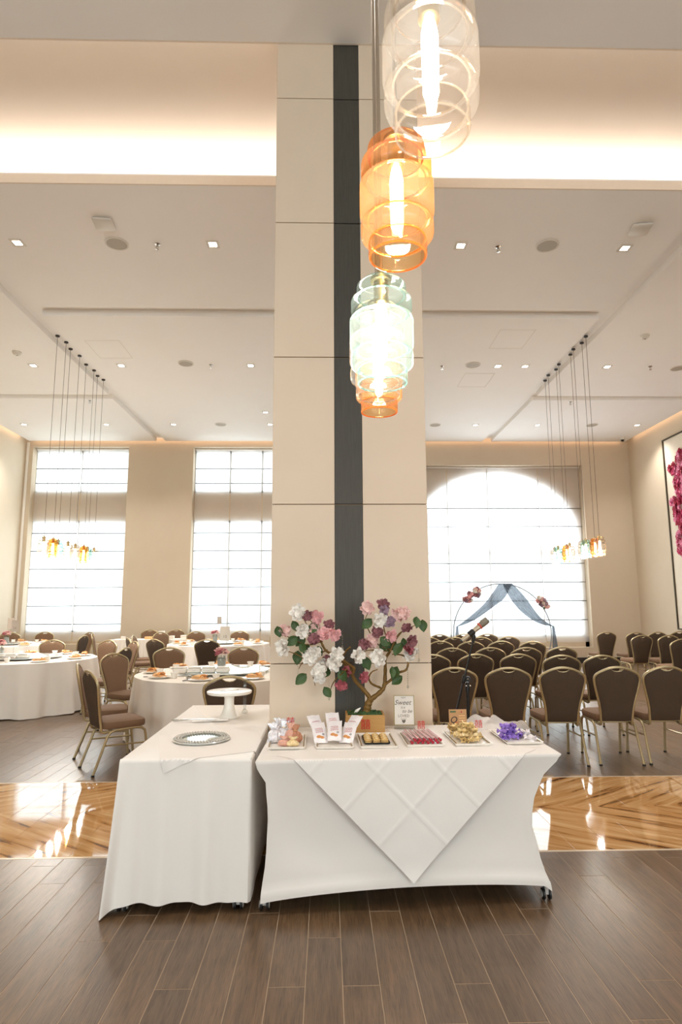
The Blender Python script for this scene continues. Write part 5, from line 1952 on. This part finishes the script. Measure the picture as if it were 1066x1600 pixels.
veil.location = (4.33, 15.33, 0)
tag(veil, 'sheer blue grey veil gathered at the hoop top and swagged to both sides', 'veil')
for (x, z, w, h, rot, lb, n) in ((3.60, 1.75, .44, .20, .65, 'long spray of mauve and white flowers tied to the hoop nearer the pillar', 26), (5.33, 1.555, .34, .18, -.75, 'smaller spray of mauve flowers tied to the hoop nearer the flower wall', 20)):
    t = thing('flower_spray', lb, 'flowers', (x, 15.28, z), 0, 'flower sprays on the hoop')
    t.rotation_euler = (0, -rot, 0)
    for k in range(n):
        code = rg.choice([2, 1, 3, 1, 5, 0])
        v = rg.randrange(3)
        key = (code, v)
        if key not in bl_cache:
            bl_cache[key] = blossom_mesh(PINKS[code], .05, 300+code*10+v)
        u = rg.uniform(-1, 1)
        o = link('blossom', bl_cache[key], t, (u*w*.5, rg.uniform(-.04, .02), rg.uniform(-.5, .5)*h*(1-.5*u*u)))
        o.rotation_euler = (pi/2+rg.uniform(-.6, .6), rg.uniform(-.6, .6), 0)
        o.scale = (1.25, 1.25, 1.25)
    MB().tube([(-w*.5, .02, 0), (w*.5, .02, 0)], .008, 6).build('stem', m_green, t)
    for k in range(6):
        o = link('leaf', lms[k % 3], t, (rg.uniform(-.5, .5)*w, .01, rg.uniform(-.4, .4)*h))
        o.rotation_euler = (0, rg.uniform(-3, 3), 0)

# ------------------------------------------------------------------ flower panel on the side wall
m_canvas = mat('cream_canvas', '#e3d8c6', 0.8)
m_frame = mat('dark_bronze_frame', '#4c4334', 0.4, .5)
RED = [mat('crimson_petal', '#b81f45', .6, col2='#8d1233', scale=12), mat('magenta_petal', '#d63a72', .6, col2='#b3265a', scale=12), mat('pale_pink_petal', '#ef9dbb', .6, col2='#dc7aa0', scale=12)]
t = thing('flower_artwork', 'large framed panel of red and pink blossoms on the side wall', 'wall art', (8.3, 12.3, 0))
y0, y1, z0, z1 = -2.2, 2.18, .95, 5.45
MB().box(-.05, -.001, y0, y1, z0, z1).build('canvas', m_canvas, t, False)
fm = MB()
for (a0, a1, b0, b1) in ((y0-.03, y1+.03, z1, z1+.03), (y0-.03, y1+.03, z0-.03, z0), (y0-.03, y0, z0, z1), (y1, y1+.03, z0, z1)):
    fm.box(-.08, -.001, a0, a1, b0, b1)
fm.build('frame', m_frame, t, False)
for ci, mm in enumerate(RED):
    mb = MB()
    rg2 = random.Random(60+ci)
    for k in range(210):
        v = rg2.random()
        zz = lerp(1.75, 5.05, v)
        # leafy edge toward the back wall, irregular
        edge = 1.93-1.5*(v-.6)**2+.12*sin(v*23)+.07*sin(v*51)
        yy = rg2.uniform(-2.0, edge)
        if rg2.random() < .4:
            yy = edge-abs(rg2.gauss(0, .25))
        r = rg2.uniform(.06, .11)
        tmp = MB()
        petal_ring(tmp, 5, r, .2, r*.9, 0, rg2, rough=.06)
        petal_ring(tmp, 4, r*.6, .8, r*.6, .01, rg2, rough=.06)
        tmp.xf(Matrix.Translation((-.055, yy, zz)) @ Matrix.Rotation(-pi/2, 4, 'Y'))
        mb.add(tmp.v, tmp.f)
    o = mb.build('blossoms', mm, t)
    o['kind'] = 'stuff'
mb = MB()
for k in range(9):
    a = 1.6-.4*k
    mb.tube(smoothpts([(-.053, a-.4, 1.3), (-.056, a, 2.3), (-.056, a-.15, 3.4), (-.056, a+.05, 4.6)], 5), .016, 5)
mb.build('painted_branches', m_frame, t)

# prototypes that were never placed
for p in (plate0, nap0, bowl0, chop0):
    assert p.name in first_use
